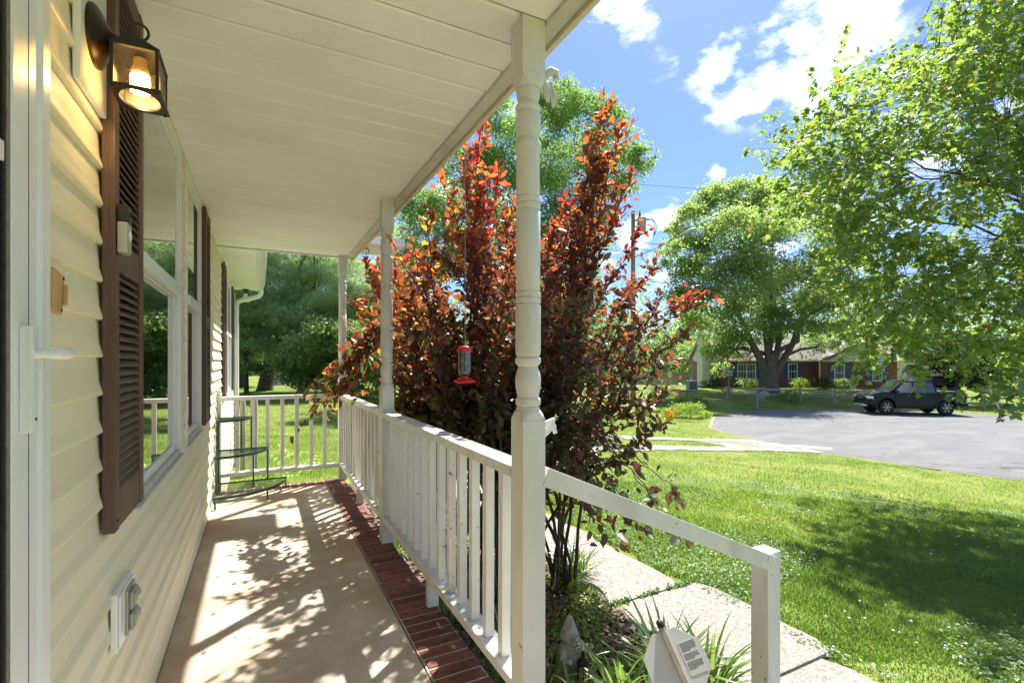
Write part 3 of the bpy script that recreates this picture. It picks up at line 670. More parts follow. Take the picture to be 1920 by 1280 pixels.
MB().tube(rg, .0032, 8).obj('ring', blackm, lt, smooth=True); MB().sphere((cx, cy - .02, LZ1 + .030), .009, 10, 6).obj('finial', blackm, lt, smooth=True)
gp = MB(); e = .0012
gp.box(x0 + .004, x1 - .004, LY0 - e, LY0 + e, LZ0 + .001, LZ1 - .005); gp.obj('pane', lampglass, lt)
MB().box(x0 + .004, x1 - .004, LY1 - e, LY1 + e, LZ0 + .001, LZ1 - .005).obj('pane', lampglass, lt)
MB().box(x0 - e, x0 + e, LY0 + .004, LY1 - .004, LZ0 + .001, LZ1 - .005).obj('pane', lampglass, lt)
MB().box(x1 - e, x1 + e, LY0 + .004, LY1 - .004, LZ0 + .001, LZ1 - .005).obj('pane', lampglass, lt)
bp = [(cx + .016 * math.cos(a), cy + .016 * math.sin(a), LZ0 + .018 + .0075 * a / (2 * math.pi)) for a in np.linspace(0, 2 * math.pi * 5, 90)]
MB().tube(bp, .0058, 8).obj('bulb', bulbm, lt, smooth=True)
MB().lathe([(.018, LZ0 + .060), (.020, LZ0 + .068), (.014, LZ0 + .085), (.014, LZ1)], (cx, cy, 0), 16).obj('socket', M('ivory_plastic', (.7, .6, .42)), lt, smooth=True)
pl = bpy.data.lights.new('lantern_light', 'POINT'); pl.energy = .36; pl.color = (1, .60, .24); pl.shadow_soft_size = .02
po = bpy.data.objects.new('lantern_light', pl); COL.objects.link(po); po.location = (WX + cx, 1.565 + cy, 2.13 + LZ0 + .012)

# ------------------------------------------------------------------ porch posts
PX0, PS = .790, .089; PXC = PX0 + PS / 2
def post(yf, label):
    t = thing('porch_post', label, 'post', (PXC, yf + PS / 2, 0), 0, 'turned white porch posts')
    h = PS / 2
    MB().box(-h, h, -h, h, 0, 1.118).obj('base_block', whitepost, t, bevel=.004)
    MB().box(-h, h, -h, h, 2.298, 2.489).obj('top_block', whitepost, t, bevel=.004)
    r = .041
    def sq2rd(z0, z1, z2, down):     # lamb's tongue between square block and turned shaft
        n = 32; vs = []; fs = []; lv = 7
        for i in range(lv):
            q = i / (lv - 1)
            for k in range(n):
                a = 2 * math.pi * k / n; c, s = math.cos(a), math.sin(a); R_ = h / max(abs(c), abs(s))
                Rq = min(R_, h * 1.415 * (1 - q) + (r + .001) * q) if i else R_ * .999
                vs.append((Rq * c, Rq * s, z0 + (z1 - z0) * q))
        for i in range(lv - 1):
            for k in range(n): k2 = (k + 1) % n; fs.append((i * n + k, i * n + k2, (i + 1) * n + k2, (i + 1) * n + k))
        MB().add(vs, fs).obj('tongue', whitepost, t, smooth=True)
    sq2rd(1.118, 1.150, 0, 0); sq2rd(2.298, 2.258, 0, 0)
    pf = [(.0405, 1.149), (.0405, 1.158), (.036, 1.162), (.043, 1.168), (.0445, 1.178), (.043, 1.188), (.037, 1.193), (.0385, 1.205), (.0435, 1.228), (.0448, 1.250), (.0425, 1.272), (.037, 1.290), (.033, 1.300), (.038, 1.305), (.0448, 1.314), (.0448, 1.327), (.038, 1.334), (.0425, 1.342), (.0440, 1.352),
          (.0440, 1.508), (.0425, 1.514), (.039, 1.517), (.044, 1.521), (.044, 1.535), (.039, 1.539), (.044, 1.543), (.044, 1.556), (.039, 1.560), (.0425, 1.566), (.0425, 1.836), (.038, 1.842), (.0425, 1.846), (.0425, 1.860), (.038, 1.864), (.0425, 1.868), (.0425, 1.882), (.038, 1.887), (.041, 1.893),
          (.0405, 2.035), (.042, 2.045), (.0455, 2.052), (.0465, 2.062), (.045, 2.074), (.037, 2.086), (.041, 2.10), (.0445, 2.125), (.0450, 2.15), (.042, 2.17), (.037, 2.178), (.0435, 2.186), (.0445, 2.196), (.041, 2.204), (.034, 2.212), (.0365, 2.222), (.0405, 2.234), (.0405, 2.259)]
    MB().lathe(pf, n=40).obj('turned_shaft', whitepost, t, smooth=True)
    return t
p1 = post(1.457, 'nearest white turned porch post, where the sloping handrail starts')
PYS = [1.457, 3.585, 5.72]
dup(p1, (PXC, 3.585 + PS / 2, 0), 0, 'middle white porch post between the two railing sections')
dup(p1, (PXC, 5.72 + PS / 2, 0), 0, 'farthest white porch post at the corner of the end railing')

def railing(label, a, b, nb, alongx=False, zt=.95, zb=.20, extra=None):
    t = thing('porch_railing', label, 'railing', (a[0], a[1], 0), 0, 'white wooden porch railings')
    dx, dy = b[0] - a[0], b[1] - a[1]; L = math.hypot(dx, dy); hw = .0445
    def B(s0, s1, w0, w1, z0, z1): return (MB().box(s0, s1, w0, w1, z0, z1) if alongx else MB().box(w0, w1, s0, s1, z0, z1))
    B(.001, L - .001, -hw, hw, zt - .040, zt).obj('top_rail', white, t, bevel=.003)
    B(.001, L - .001, -hw + .002, hw - .002, zb - .038, zb).obj('bottom_rail', white, t, bevel=.003)
    bm_ = MB().box(-.0185, .0185, -.0185, .0185, zb + .001, zt - .041).mesh('baluster', white, bevel=.0025)
    for k in range(nb):
        o = link('baluster', bm_, t); s = L * (k + 1) / (nb + 1) + random.uniform(-.003, .003)
        o.location = (s, 0, 0) if alongx else (0, s, 0); o.rotation_euler = (random.uniform(-.003, .003), random.uniform(-.003, .003), random.uniform(-.03, .03))
    if not alongx: MB().box(-.03, .03, L * .5 - .02, L * .5 + .02, .001, zb - .040).obj('foot_block', white, t, bevel=.003)
    return t
railing('near white railing section between the nearest and middle posts', (PXC, 1.457 + PS), (PXC, 3.585), 13)
railing('far white railing section between the middle and far posts', (PXC, 3.585 + PS), (PXC, 5.72), 13)
er = railing('white end railing across the far end of the porch', (WX + .055, 5.765), (PX0, 5.765), 7, True, .955, .185)
MB().box(-.040, -.001, -.02, .02, .001, 1.02).obj('wall_post', white, er, bevel=.003)

# sloping handrail and end post
hr = thing('stair_handrail', 'white sloping handrail running down to the short end post', 'handrail', (0, 0, 0))
yh = 1.457 + PS / 2
MB().bar((PX0 + PS + .001, yh - .03, .920), (2.100, yh - .03, .390), .036, .066).obj('rail', white, hr, bevel=.003)
ep = thing('handrail_post', 'short white square post at the foot of the sloping handrail', 'post', (2.120, yh - .012, -.482))
MB().box(-.0445, .0445, -.0165, .0725, 0, .915).obj('shaft', white, ep, bevel=.004)
MB().box(-.046, .046, -.018, .074, .870, .918).obj('cap', white, ep, bevel=.004)
MB().tube([(-.052, -.01, .80), (-.060, -.01, .80), (-.062, -.01, .75), (-.054, -.01, .74)], .003, 6).obj('hook', trimm, ep)

# scroll bracket high on the near post, and flag-pole holder low on it
sb = thing('scroll_bracket', 'weathered white scroll ornament sticking out behind the top of the near post', 'bracket', (PX0 + PS + .001, 1.53, 2.33))
MB().tube([(0, 0, -.05), (.02, 0, -.02), (.045, 0, .022), (.065, 0, .042), (.085, 0, .040), (.090, 0, .022), (.078, 0, .010)], [.012, .013, .014, .015, .014, .011, .007], 10).obj('upper_scroll', trimm, sb, smooth=True)
MB().tube([(.03, 0, -.005), (.042, 0, -.03), (.050, 0, -.058), (.056, 0, -.075)], [.011, .012, .010, .005], 10).obj('lower_curl', trimm, sb, smooth=True)
MB().tube([(.062, .004, .0), (.075, .004, -.03), (.082, .004, -.06), (.078, .004, -.085)], [.008, .010, .011, .006], 10).obj('lower_curl', trimm, sb, smooth=True)
fh = thing('flagpole_holder', 'white angled flag pole holder on the near post above the handrail', 'bracket', (PX0 + PS + .001, 1.50, 1.06))
MB().box(0, .006, -.02, .02, -.05, .03).obj('plate', vinylw, fh, bevel=.002)
MB().tube([(.004, 0, -.01), (.03, 0, .015), (.052, 0, .038)], [.013, .015, .019], 14).obj('socket', vinylw, fh, smooth=True)
MB().bar((.012, .0, .036), (.062, 0, .052), .012, .012).bar((.05, 0, .05), (.066, 0, .0), .010, .014).obj('fin', vinylw, fh, bevel=.002)

# ------------------------------------------------------------------ plant stand in the corner
ps = thing('plant_stand', 'green metal three tier corner plant stand by the end railing', 'plant stand', (WX + .035, 5.70, 0))
tiers = [(.62, .095), (.45, .425), (.30, .745)]
for (rad, z) in tiers:
    arc = [(rad * math.cos(a), -rad * math.sin(a), z) for a in np.linspace(0, math.pi / 2, 14)]
    for i in range(13): pass
    vs = []; fs = []
    for i, p in enumerate(arc):
        q = (p[0] * (1 - .012 / rad), p[1] * (1 - .012 / rad))
        vs += [(p[0], p[1], z - .012), (p[0], p[1], z + .012), (q[0], q[1], z + .012), (q[0], q[1], z - .012)]
    for i in range(13):
        a = i * 4
        for j in range(4): fs.append((a + j, a + (j + 1) % 4, a + 4 + (j + 1) % 4, a + 4 + j))
    MB().add(vs, fs).obj('front_band', greenm, ps)
    sh = link('shelf', None, ps)
    MB().bar((0, 0, z), (rad, 0, z), .012, .016).bar((0, 0, z), (0, -rad, z), .012, .016).obj('edge_bar', greenm, sh)
    n = int(rad / .035)
    w = MB()
    for k in range(1, n):
        q = rad * k / n; w.tube([(math.sqrt(max(0, rad ** 2 - q * q)) * .98, -q, z + .002), (0, -q, z + .002)], .0024, 5)
    w.obj('wire_grid', greenm, sh)
for (rad, z0_, z1_) in ((.62, .0, .095), (.45, .095, .425), (.30, .425, .745)):
    for a in (.02, math.pi / 4, math.pi / 2 - .02):
        c, s = math.cos(a) * (rad - .01), -math.sin(a) * (rad - .01)
        MB().bar((c, s, z0_), (c, s, z1_ - .002), .014, .014).obj('leg', greenm, ps)
MB().bar((0, 0, 0), (0, 0, .74), .016, .016).obj('leg', greenm, ps)

# ------------------------------------------------------------------ plum-leaved shrub
shrub = thing('plum_leaf_shrub', 'tall purple and orange leaved shrub leaning over the porch railing', 'shrub', (2.0, 3.8, -.49))
BASE = Vector((2.0, 3.85, -.49))
leafP, leafD, leafN, leafS, leafT = [], [], [], [], []
stemMB = MB()
def bez(p0, p1, p2, p3, t): s = 1 - t; return p0 * s ** 3 + p1 * 3 * s * s * t + p2 * 3 * s * t * t + p3 * t ** 3
def rv(s=1): return Vector((random.gauss(0, s), random.gauss(0, s), random.gauss(0, s)))
def bushleaf(p, d, vigor, sz):
    if p.x < 1.02 and p.z > 2.38: return
    if p.x < .45 and p.y < 5.0 and p.z > 1.05 and p.y < 3.9: return
    if p.x < .78 and p.y < 3.6: return
    n = (Vector((0, 0, 1)) * .7 + rv(.55)).normalized()
    leafP.append(p); leafD.append(d); leafN.append(n); leafS.append(sz * random.uniform(.5, 1.25)); 
    # young growth high and outside is redder, inner leaves dark purple
    hgt = (p.z - .3) / 2.8
    left = max(0, min(1, (1.55 - p.x) / .8))
    t = .11 + .55 * max(0, min(1, hgt)) * vigor + random.gauss(0, .14) + .18 * left * (p.z > 1)
    if random.random() < .16 * left * (p.z > .9) + .015: t = .8
    if vigor > .95 and random.random() < .45: t = random.uniform(.86, 1.0)
    if .68 < t < .84 and not (left > .25 and p.z > .8): t = random.uniform(.5, .66) if random.random() < .6 else .89
    if p.z < 1.7 and random.random() < .16: t = 0
    t = min(1, max(0, t)); leafT.append(t)
def stem(tg, lean=.45, dens=1.0, lf=.068, tip=1.0, b=None, r0=None):
    b = b or BASE + Vector((random.uniform(-.62, .30), random.uniform(-.75, .6), 0))
    b.z = -.50
    up = Vector((b.x + (tg.x - b.x) * .15, b.y + (tg.y - b.y) * .15, b.z + (tg.z - b.z) * .45 + .25))
    c2 = b.lerp(tg, .72) + Vector((0, 0, lean * .35)) + rv(.05)
    pts = [bez(b, up, c2, tg, i / 14) + rv(.008) * (0 < i < 14) for i in range(15)]
    L = sum((pts[i + 1] - pts[i]).length for i in range(14))
    rr = r0 or random.uniform(.009, .017)
    stemMB.tube(pts, [rr * (1 - .82 * i / 14) for i in range(15)], 6)
    s = .30 * L if tg.z > .5 else .35 * L
    while s < L:
        q = s / L * 14; i = min(13, int(q)); p = pts[i].lerp(pts[i + 1], q - i); dr_ = (pts[i + 1] - pts[i]).normalized()
        fr_ = s / L
        tl = random.uniform(.10, .34) * (1.15 - .65 * fr_)
        td = (dr_ * .7 + rv(.6)); td.z += .25; td.normalize()
        if (p + td * tl).x < .98 and p.y < 4.6: s += .036; continue
        tp = [p, p + td * tl * .5, p + td * tl + Vector((0, 0, .03 * tl))]
        if tl > .12: stemMB.tube(tp, [.0032, .0022, .0012], 4, False)
        m = max(2, int(tl / .033))
        for j in range(m + 1):
            pp = tp[0].lerp(tp[2], (j + .4) / (m + .4)); ld = (td * .6 + rv(.65)).normalized()
            bushleaf(pp, ld, tip * (.55 + .5 * fr_), lf)
        s += .036 / dens
    for j in range(7): bushleaf(tg - dr_ * .03 * j, (dr_ * .8 + rv(.55)).normalized(), tip * 1.05, lf * .85)
TG = [(900, 250, 3.6, 1), (868, 300, 3.55, 1), (935, 330, 3.8, 1), (1128, 210, 3.9, .85), (1165, 235, 3.95, .85), (1140, 300, 3.9, .85), (1120, 260, 3.9, .85), (1185, 330, 4.0, .85), (1105, 330, 3.85, .85), (1060, 385, 3.6, .95), (1035, 430, 3.7, .95), (830, 345, 3.5, .95), (800, 395, 3.35, .9), (765, 430, 3.3, .9), (735, 450, 3.25, .85),
      (985, 370, 3.9, 1.1), (1150, 420, 4.0, .95), (1200, 430, 4.15, .95), (1225, 500, 4.2, .9), (1240, 560, 4.2, .9), (1290, 560, 4.4, .95), (1320, 550, 4.5, .95), (1285, 620, 4.3, .85), (680, 480, 5.3, 1.1), (700, 530, 5.2, 1.1), (665, 560, 4.9, .9), (645, 600, 4.4, .9), (660, 650, 4.2, .7),
      (1250, 680, 3.9, .7), (1255, 740, 3.8, .6), (1240, 800, 3.7, .45), (1190, 850, 3.6, .45), (1215, 760, 3.6, .5), (690, 620, 4.1, .85), (760, 520, 3.7, .9), (720, 590, 3.75, .85), (740, 680, 3.7, .6), (1090, 460, 3.9, 1), (1010, 480, 3.6, .95), (950, 420, 3.7, .95), (880, 420, 3.5, .95), (830, 470, 3.4, .9), (900, 360, 3.65, 1.0)]
for (u, v, d, tp) in TG: stem(W(u, v, d), tip=tp, dens=1.0)
for (u, v) in [(700, 500), (735, 520), (670, 590), (690, 640), (720, 640), (760, 600), (700, 690), (740, 560), (655, 620), (680, 560), (790, 480), (640, 650), (730, 480)]: stem(W(u, v, random.uniform(3.75, 4.4)), tip=.95, dens=1.1)
for (u, v, d) in [(960, 470, 3.1), (1000, 420, 3.15), (1050, 500, 3.2), (1100, 560, 3.2), (1020, 560, 3.05), (940, 560, 3.0)]: stem(W(u, v, d), tip=.8)
for k in range(9): stem(Vector((random.uniform(1.15, 1.9), random.uniform(5.3, 6.6), random.uniform(1.7, 2.9))), tip=.9, dens=.9, b=Vector((1.9, 5.2, -.5)))  # extra stems hidden behind the shrub, added to shade the far floor
for i in range(24):
    u = random.uniform(700, 1240); v = random.uniform(450, 900); d = random.uniform(3.2, 4.6)
    if v > 830 and u < 1050: continue
    if v > 760 and u > 1150 : u -= 60
    stem(W(u, v, d), tip=random.uniform(.5, .9) * (1 - max(0, v - 620) / 600), dens=.85)
# low sprays over the handrail and through the railing
for (u, v, d, bu) in [(1290, 945, 3.0, 1120), (1255, 965, 2.95, 1100), (1285, 1015, 2.75, 1110), (1165, 1025, 2.9, 1060), (1175, 950, 3.1, 1070), (1200, 990, 3.1, 1075), (1110, 960, 3.2, 1060), (1130, 1000, 3.2, 1060)]:
    tg = W(u, v, d); b0 = W(bu, 800, 3.5)
    pts = [bez(b0, b0.lerp(tg, .4) + Vector((0, 0, .05)), b0.lerp(tg, .75), tg, i / 12) + rv(.01) for i in range(13)]
    stemMB.tube(pts, [.006 * (1 - .8 * i / 12) for i in range(13)], 5)
    for i in range(2, 13):
        if i < 5 and random.random() < .5: continue
        for k in range(random.choice((3, 4, 5)) if i > 8 else random.choice((1, 2, 3))): bushleaf(pts[i] + rv(.03), ((pts[i] - pts[i - 1]).normalized() + rv(.7)).normalized(), .42, .072)
for (u, v, d) in [(570, 795, 4.15), (600, 765, 4.15), (625, 745, 4.1), (640, 720, 4.05), (650, 695, 4.0), (600, 720, 4.3), (620, 780, 4.1), (665, 735, 3.95), (590, 740, 4.25)]:
    tg = W(u, v, d); b0 = W(735, 600, 3.95)
    pts = [bez(b0, b0.lerp(tg, .4) + Vector((0, 0, .12)), b0.lerp(tg, .8) + Vector((0, 0, .04)), tg, i / 12) + rv(.008) for i in range(13)]
    stemMB.tube(pts, [.006 * (1 - .8 * i / 12) for i in range(13)], 5)
    for i in range(2, 13):
        for k in range(random.choice((2, 3, 4))): bushleaf(pts[i] + rv(.035), ((pts[i] - pts[i - 1]).normalized() + rv(.7)).normalized(), .45 if v > 730 else .7, .085)
inv = Vector((2.0, 3.8, -.49))
stemMB.v = [(x - inv.x, y - inv.y, z - inv.z) for x, y, z in stemMB.v]
stemMB.obj('stems', barkd, shrub, smooth=True)
def place_leaves(parent, inv, P, D, Nn, Sz, T, tmpl, mat, nparts, name, stuffname, key):
    P = np.array([tuple(p) for p in P]); D = np.array([tuple(p) for p in D]); Nn = np.array([tuple(p) for p in Nn]); Sz = np.array(Sz); T = np.array(T)
    dd = P[:, 0] * ST + P[:, 1] * CT; r = P[:, 0] * CT - P[:, 1] * ST; u = 960 + F * r / dd; v = HV - F * (P[:, 2] - EYE) / dd
    score = Sz / dd + np.where((u > 5) & (u < 1915) & (v > 5) & (v < 1275) & (dd > .5), 0, -10)
    order = np.argsort(-score); big = order[:nparts]; rest = order[nparts:]
    V, Fa, TT = cloud_geo(P[rest] - np.array(inv), D[rest], Nn[rest], Sz[rest], T[rest], *tmpl)
    o = link(stuffname, npmesh(stuffname, V, Fa, mat, TT), parent); o['kind'] = 'stuff'
    tq = [.05, .18, .3, .42, .55, .68, .78, .9, 1.0]; ms = []
    tv = np.array(tmpl[0], float)
    for q in tq: ms.append(npmesh(name, tv, np.array(tmpl[1]), mat, np.full(len(tv), q)))
    X, Y, Z = basis(D, Nn)
    for i in big:
        k = int(np.argmin([abs(q - T[i]) for q in tq])); o = link(name, ms[k], parent)
        m = Matrix((tuple(X[i]), tuple(Y[i]), tuple(Z[i]))).transposed().to_4x4() @ Matrix.Scale(float(Sz[i]), 4)
        m.translation = Vector(P[i]) - Vector(inv); o.matrix_basis = m
place_leaves(shrub, inv, leafP, leafD, leafN, leafS, leafT, OVAL, bush_leaf, 300, 'leaf', 'foliage', 0)
print('bush leaves', len(leafP))

# hummingbird feeder
fd = W(872, 684, 2.72)
fe = thing('bird_feeder', 'red and clear hummingbird feeder hanging in front of the shrub', 'bird feeder', (fd.x, fd.y, fd.z)); fe.scale = (.9, .9, .9)
redp = M('red_plastic', (.62, .012, .022), rough=.3, coat=.3)
MB().lathe([(.040, .078), (.048, .080), (.046, .088), (.040, .108), (.036, .112), (.02, .116)], n=20).obj('cap', redp, fe, smooth=True)
MB().lathe([(.028, -.068), (.038, -.055), (.042, -.04), (.040, -.03), (.041, .06), (.040, .079)], n=20, cap=False).obj('bottle', glassmat('feeder_glass', (.80, .78, .78), 1.3, .10), fe, smooth=True)
MB().lathe([(.022, -.066), (.022, -.088), (.066, -.094), (.070, -.102), (.05, -.112), (.01, -.114)], n=24).obj('tray', redp, fe, smooth=True)
for a in range(4): MB().sphere((.048 * math.cos(a * 1.57 + .5), .048 * math.sin(a * 1.57 + .5), -.088), .010, 8, 4, (1, 1, .8)).obj('port', redp, fe, smooth=True)
MB().tube([(0, 0, .116), (0, 0, .14)], .004, 6).tube([(0, 0, .14), (fd.x * 0 - .0, 0, (2.50 - fd.z) / .9 - .02)], .0019, 5).obj('hanger', greywood, fe)

# ------------------------------------------------------------------ big maple on the right
maple = thing('maple_tree', 'bright green maple with drooping sprays filling the right side', 'tree', (13.5, 2.2, -1.5))
mi = Vector((13.5, 2.2, -1.5))
TRUNK = [Vector((13.5, 2.2, -1.7)), Vector((13.4, 2.3, .3)), Vector((13.2, 2.5, 2.2)), Vector((13.0, 2.8, 4.5)), Vector((12.8, 3.2, 7.0)), Vector((12.9, 3.4, 9.5)), Vector((13, 3.4, 12))]
br_ = MB(); br_.tube([p - mi for p in TRUNK], [.30, .24, .21, .18, .14, .10, .03], 12)
limbs = []
def limb(h, tgt, r, sag=.3):
    q = h; i = 0
    for i in range(len(TRUNK) - 1):
        if TRUNK[i].z <= h <= TRUNK[i + 1].z: break
    a = TRUNK[i].lerp(TRUNK[i + 1], (h - TRUNK[i].z) / (TRUNK[i + 1].z - TRUNK[i].z))
    pts = [bez(a, a.lerp(tgt, .3) + Vector((0, 0, .7)), a.lerp(tgt, .7) + Vector((0, 0, sag)), tgt, k / 16) + rv(.03) * (0 < k < 16) for k in range(17)]
    br_.tube([p - mi for p in pts], [.42 * r * (1 - .86 * k / 16) for k in range(17)], 7); limbs.append(pts)
for (u, v, d, h, r) in [(1640, 285, 7.6, 2.6, .10), (1745, 170, 7.4, 3.6, .08), (1560, 380, 7.5, 2.2, .08), (1650, 470, 7.0, 1.9, .08), (1600, 600, 7.2, 1.4, .06), (1700, 560, 6.4, 1.5, .06), (1800, 660, 6.6, 1.0, .05), (1880, 720, 6.0, .6, .04), (1500, 300, 8.2, 3.2, .07), 
                        (1850, 90, 7.6, 4.6, .06), (1800, 330, 6.0, 2.6, .07), (1900, 460, 5.6, 2.0, .06), (1880, 250, 6.4, 3.2, .06), (1760, 250, 9.2, 4, .07), (1760, 520, 9.2, 2, .07), (1950, 0, 7, 5, .07)]:
    limb(h, W(u, v, d), r)
for k in range(15):   # rest of the crown, mostly outside the frame
    a = random.uniform(0, 6.28); rr_ = random.uniform(2.5, 5.6); hh = random.uniform(1.5, 9)
    t_ = Vector((13.2 + rr_ * math.cos(a), 2.6 + rr_ * math.sin(a), hh + random.uniform(0, 2)))
    if t_.x < 8.5: continue
    limb(hh * .85, t_, .06)
LP = np.array([tuple(p) for l in limbs for p in l[4:]])
mP, mD, mN, mS, mT = [], [], [], [], []
tw = MB()
SOFT = [(1400, 560), (1440, 180)]
def mleaf(p, d, sz=.095):
    n = (Vector((0, 0, 1)) + rv(.5)).normalized(); dd_ = (d + rv(.5)); dd_.z -= .35
    mP.append(p); mD.append(dd_.normalized()); mN.append(n); mS.append(sz * random.uniform(.65, 1.25)); mT.append(random.random() * .93 if random.random() > .012 else 1.0)
def mspray(t, nl=26, near=14):
    dq = ((LP - np.array(t)) ** 2).sum(1); i = int(rng.choice(np.argsort(dq)[:near])); a = Vector(LP[i]) + rv(.05); L = (t - a).length
    if L > 1.5: a = t + (a - t).normalized() * 1.5
    if L < .25: a = t + Vector((.5, -.2, -.1))
    out = Vector((-1, .35, 0)); out.normalize()
    pts = [bez(a, a.lerp(t, .35) + Vector((0, 0, .18)), a.lerp(t, .75) + Vector((0, 0, .10)), t, k / 9) for k in range(10)]
    tw.tube([p - mi for p in pts], [.0045 * (1 - .85 * k / 9) for k in range(10)], 4, False)
    for k in range(3, 10):
        dr_ = (pts[k] - pts[k - 1]).normalized(); m = nl // 7 + (2 if k > 7 else 0)
        side = dr_.cross(Vector((0, 0, 1)))
        for q in range(m):
            s = random.choice((-1, 1)); off = side * s * random.uniform(.0, .16) * (1 - .3 * (k / 9)) + Vector((0, 0, random.uniform(-.10, .06))) + dr_ * random.uniform(-.05, .05)
            mleaf(pts[k] + off, (dr_ * .6 + side * s * .8))
tips = [(1400, 282, 8.2), (1425, 250, 8.2), (1440, 215, 8.1), (1520, 130, 7.9), (1528, 165, 7.9), (1585, 55, 7.6), (1590, 100, 7.6), (1575, 130, 7.6), (1660, 90, 7.6), (1690, 85, 7.4), (1615, 125, 7.6), (1725, 45, 7.4), (1735, 75, 7.2), (1760, 10, 7.2), (1425, 335, 8.2), (1440, 300, 8), (1460, 255, 8), (1480, 230, 7.9), (1500, 205, 7.8), (1520, 210, 7.8), (1560, 180, 7.7), (1410, 425, 7.8), (1440, 430, 7.8), (1430, 390, 7.9), (1460, 400, 7.8),
        (1500, 495, 7.2), (1530, 480, 7.2), (1560, 475, 7.2), (1490, 560, 7.2), (1510, 535, 7.2), (1560, 560, 7.0), (1545, 520, 7.1), (1480, 350, 7.8), (1455, 345, 7.9), (1565, 610, 7.0), (1560, 640, 6.9), (1580, 670, 6.8), (1600, 700, 6.8), (1610, 720, 6.7), (1650, 690, 6.7), (1680, 710, 6.6), (1720, 725, 6.5), (1640, 640, 6.7), (1730, 690, 6.4), (1790, 745, 6.0), (1840, 735, 5.9), (1870, 760, 5.7), (1890, 780, 5.6), (1910, 770, 5.5), (1905, 740, 5.6), (1830, 700, 6.0), (1880, 700, 5.9), (1800, 680, 6.2)]
for (u, v, d) in tips: mspray(W(u, v, d), 22, 3)
poly = [(1430, 290), (1500, 215), (1580, 120), (1700, 90), (1770, 0), (1780, -160), (2150, -200), (2150, 700), (1920, 770), (1880, 700), (1700, 690), (1600, 690), (1560, 560), (1520, 470), (1450, 400)]
def inpoly(x, y, P):
    c = False; j = len(P) - 1
    for i in range(len(P)):
        if (P[i][1] > y) != (P[j][1] > y) and x < (P[j][0] - P[i][0]) * (y - P[i][1]) / (P[j][1] - P[i][1]) + P[i][0]: c = not c
        j = i
    return c
GAPS = [(1735, 318, 42, 26), (1845, 440, 30, 20), (1765, 425, 22, 14), (1700, 505, 26, 12), (1590, 515, 24, 16), (1880, 195, 24, 16), (1475, 445, 26, 22), (1900, 372, 20, 14), (1660, 205, 16, 10)]
cnt = 0
while cnt < 1450:
    u = random.uniform(1400, 2150); v = random.uniform(-200, 770)
    if not inpoly(u, v, poly): continue
    if any(((u - a) / (b * 1.5)) ** 2 + ((v - c) / (e * 1.5)) ** 2 < 1 for a, c, b, e in GAPS): continue
    mspray(W(u, v, random.uniform(5.6, 10.5) + max(0, (1750 - u)) * .003), 26); cnt += 1
for l in limbs[16:]:
    for k in range(12): mspray(l[random.randint(5, 16)] + rv(.7), 16)
tw.obj('twigs', barkd, maple, kind='stuff'); br_.obj('trunk', bark, maple, smooth=True)
# keep the sky gaps open
keep = []
for i, p in enumerate(mP):
    d = p.x * ST + p.y * CT; u = 960 + F * (p.x * CT - p.y * ST) / d; v = HV - F * (p.z - EYE) / d
    g_ = any(((u - a) / b) ** 2 + ((v - c) / e) ** 2 < random.uniform(.5, 1) for a, c, b, e in GAPS)
    if not g_: keep.append(i)
mP = [mP[i] for i in keep]; mD = [mD[i] for i in keep]; mN = [mN[i] for i in keep]; mS = [mS[i] for i in keep]; mT = [mT[i] for i in keep]
place_leaves(maple, mi, mP, mD, mN, mS, mT, MAPLE, maple_leaf, 300, 'leaf', 'foliage', 0)
print('maple leaves', len(mP))

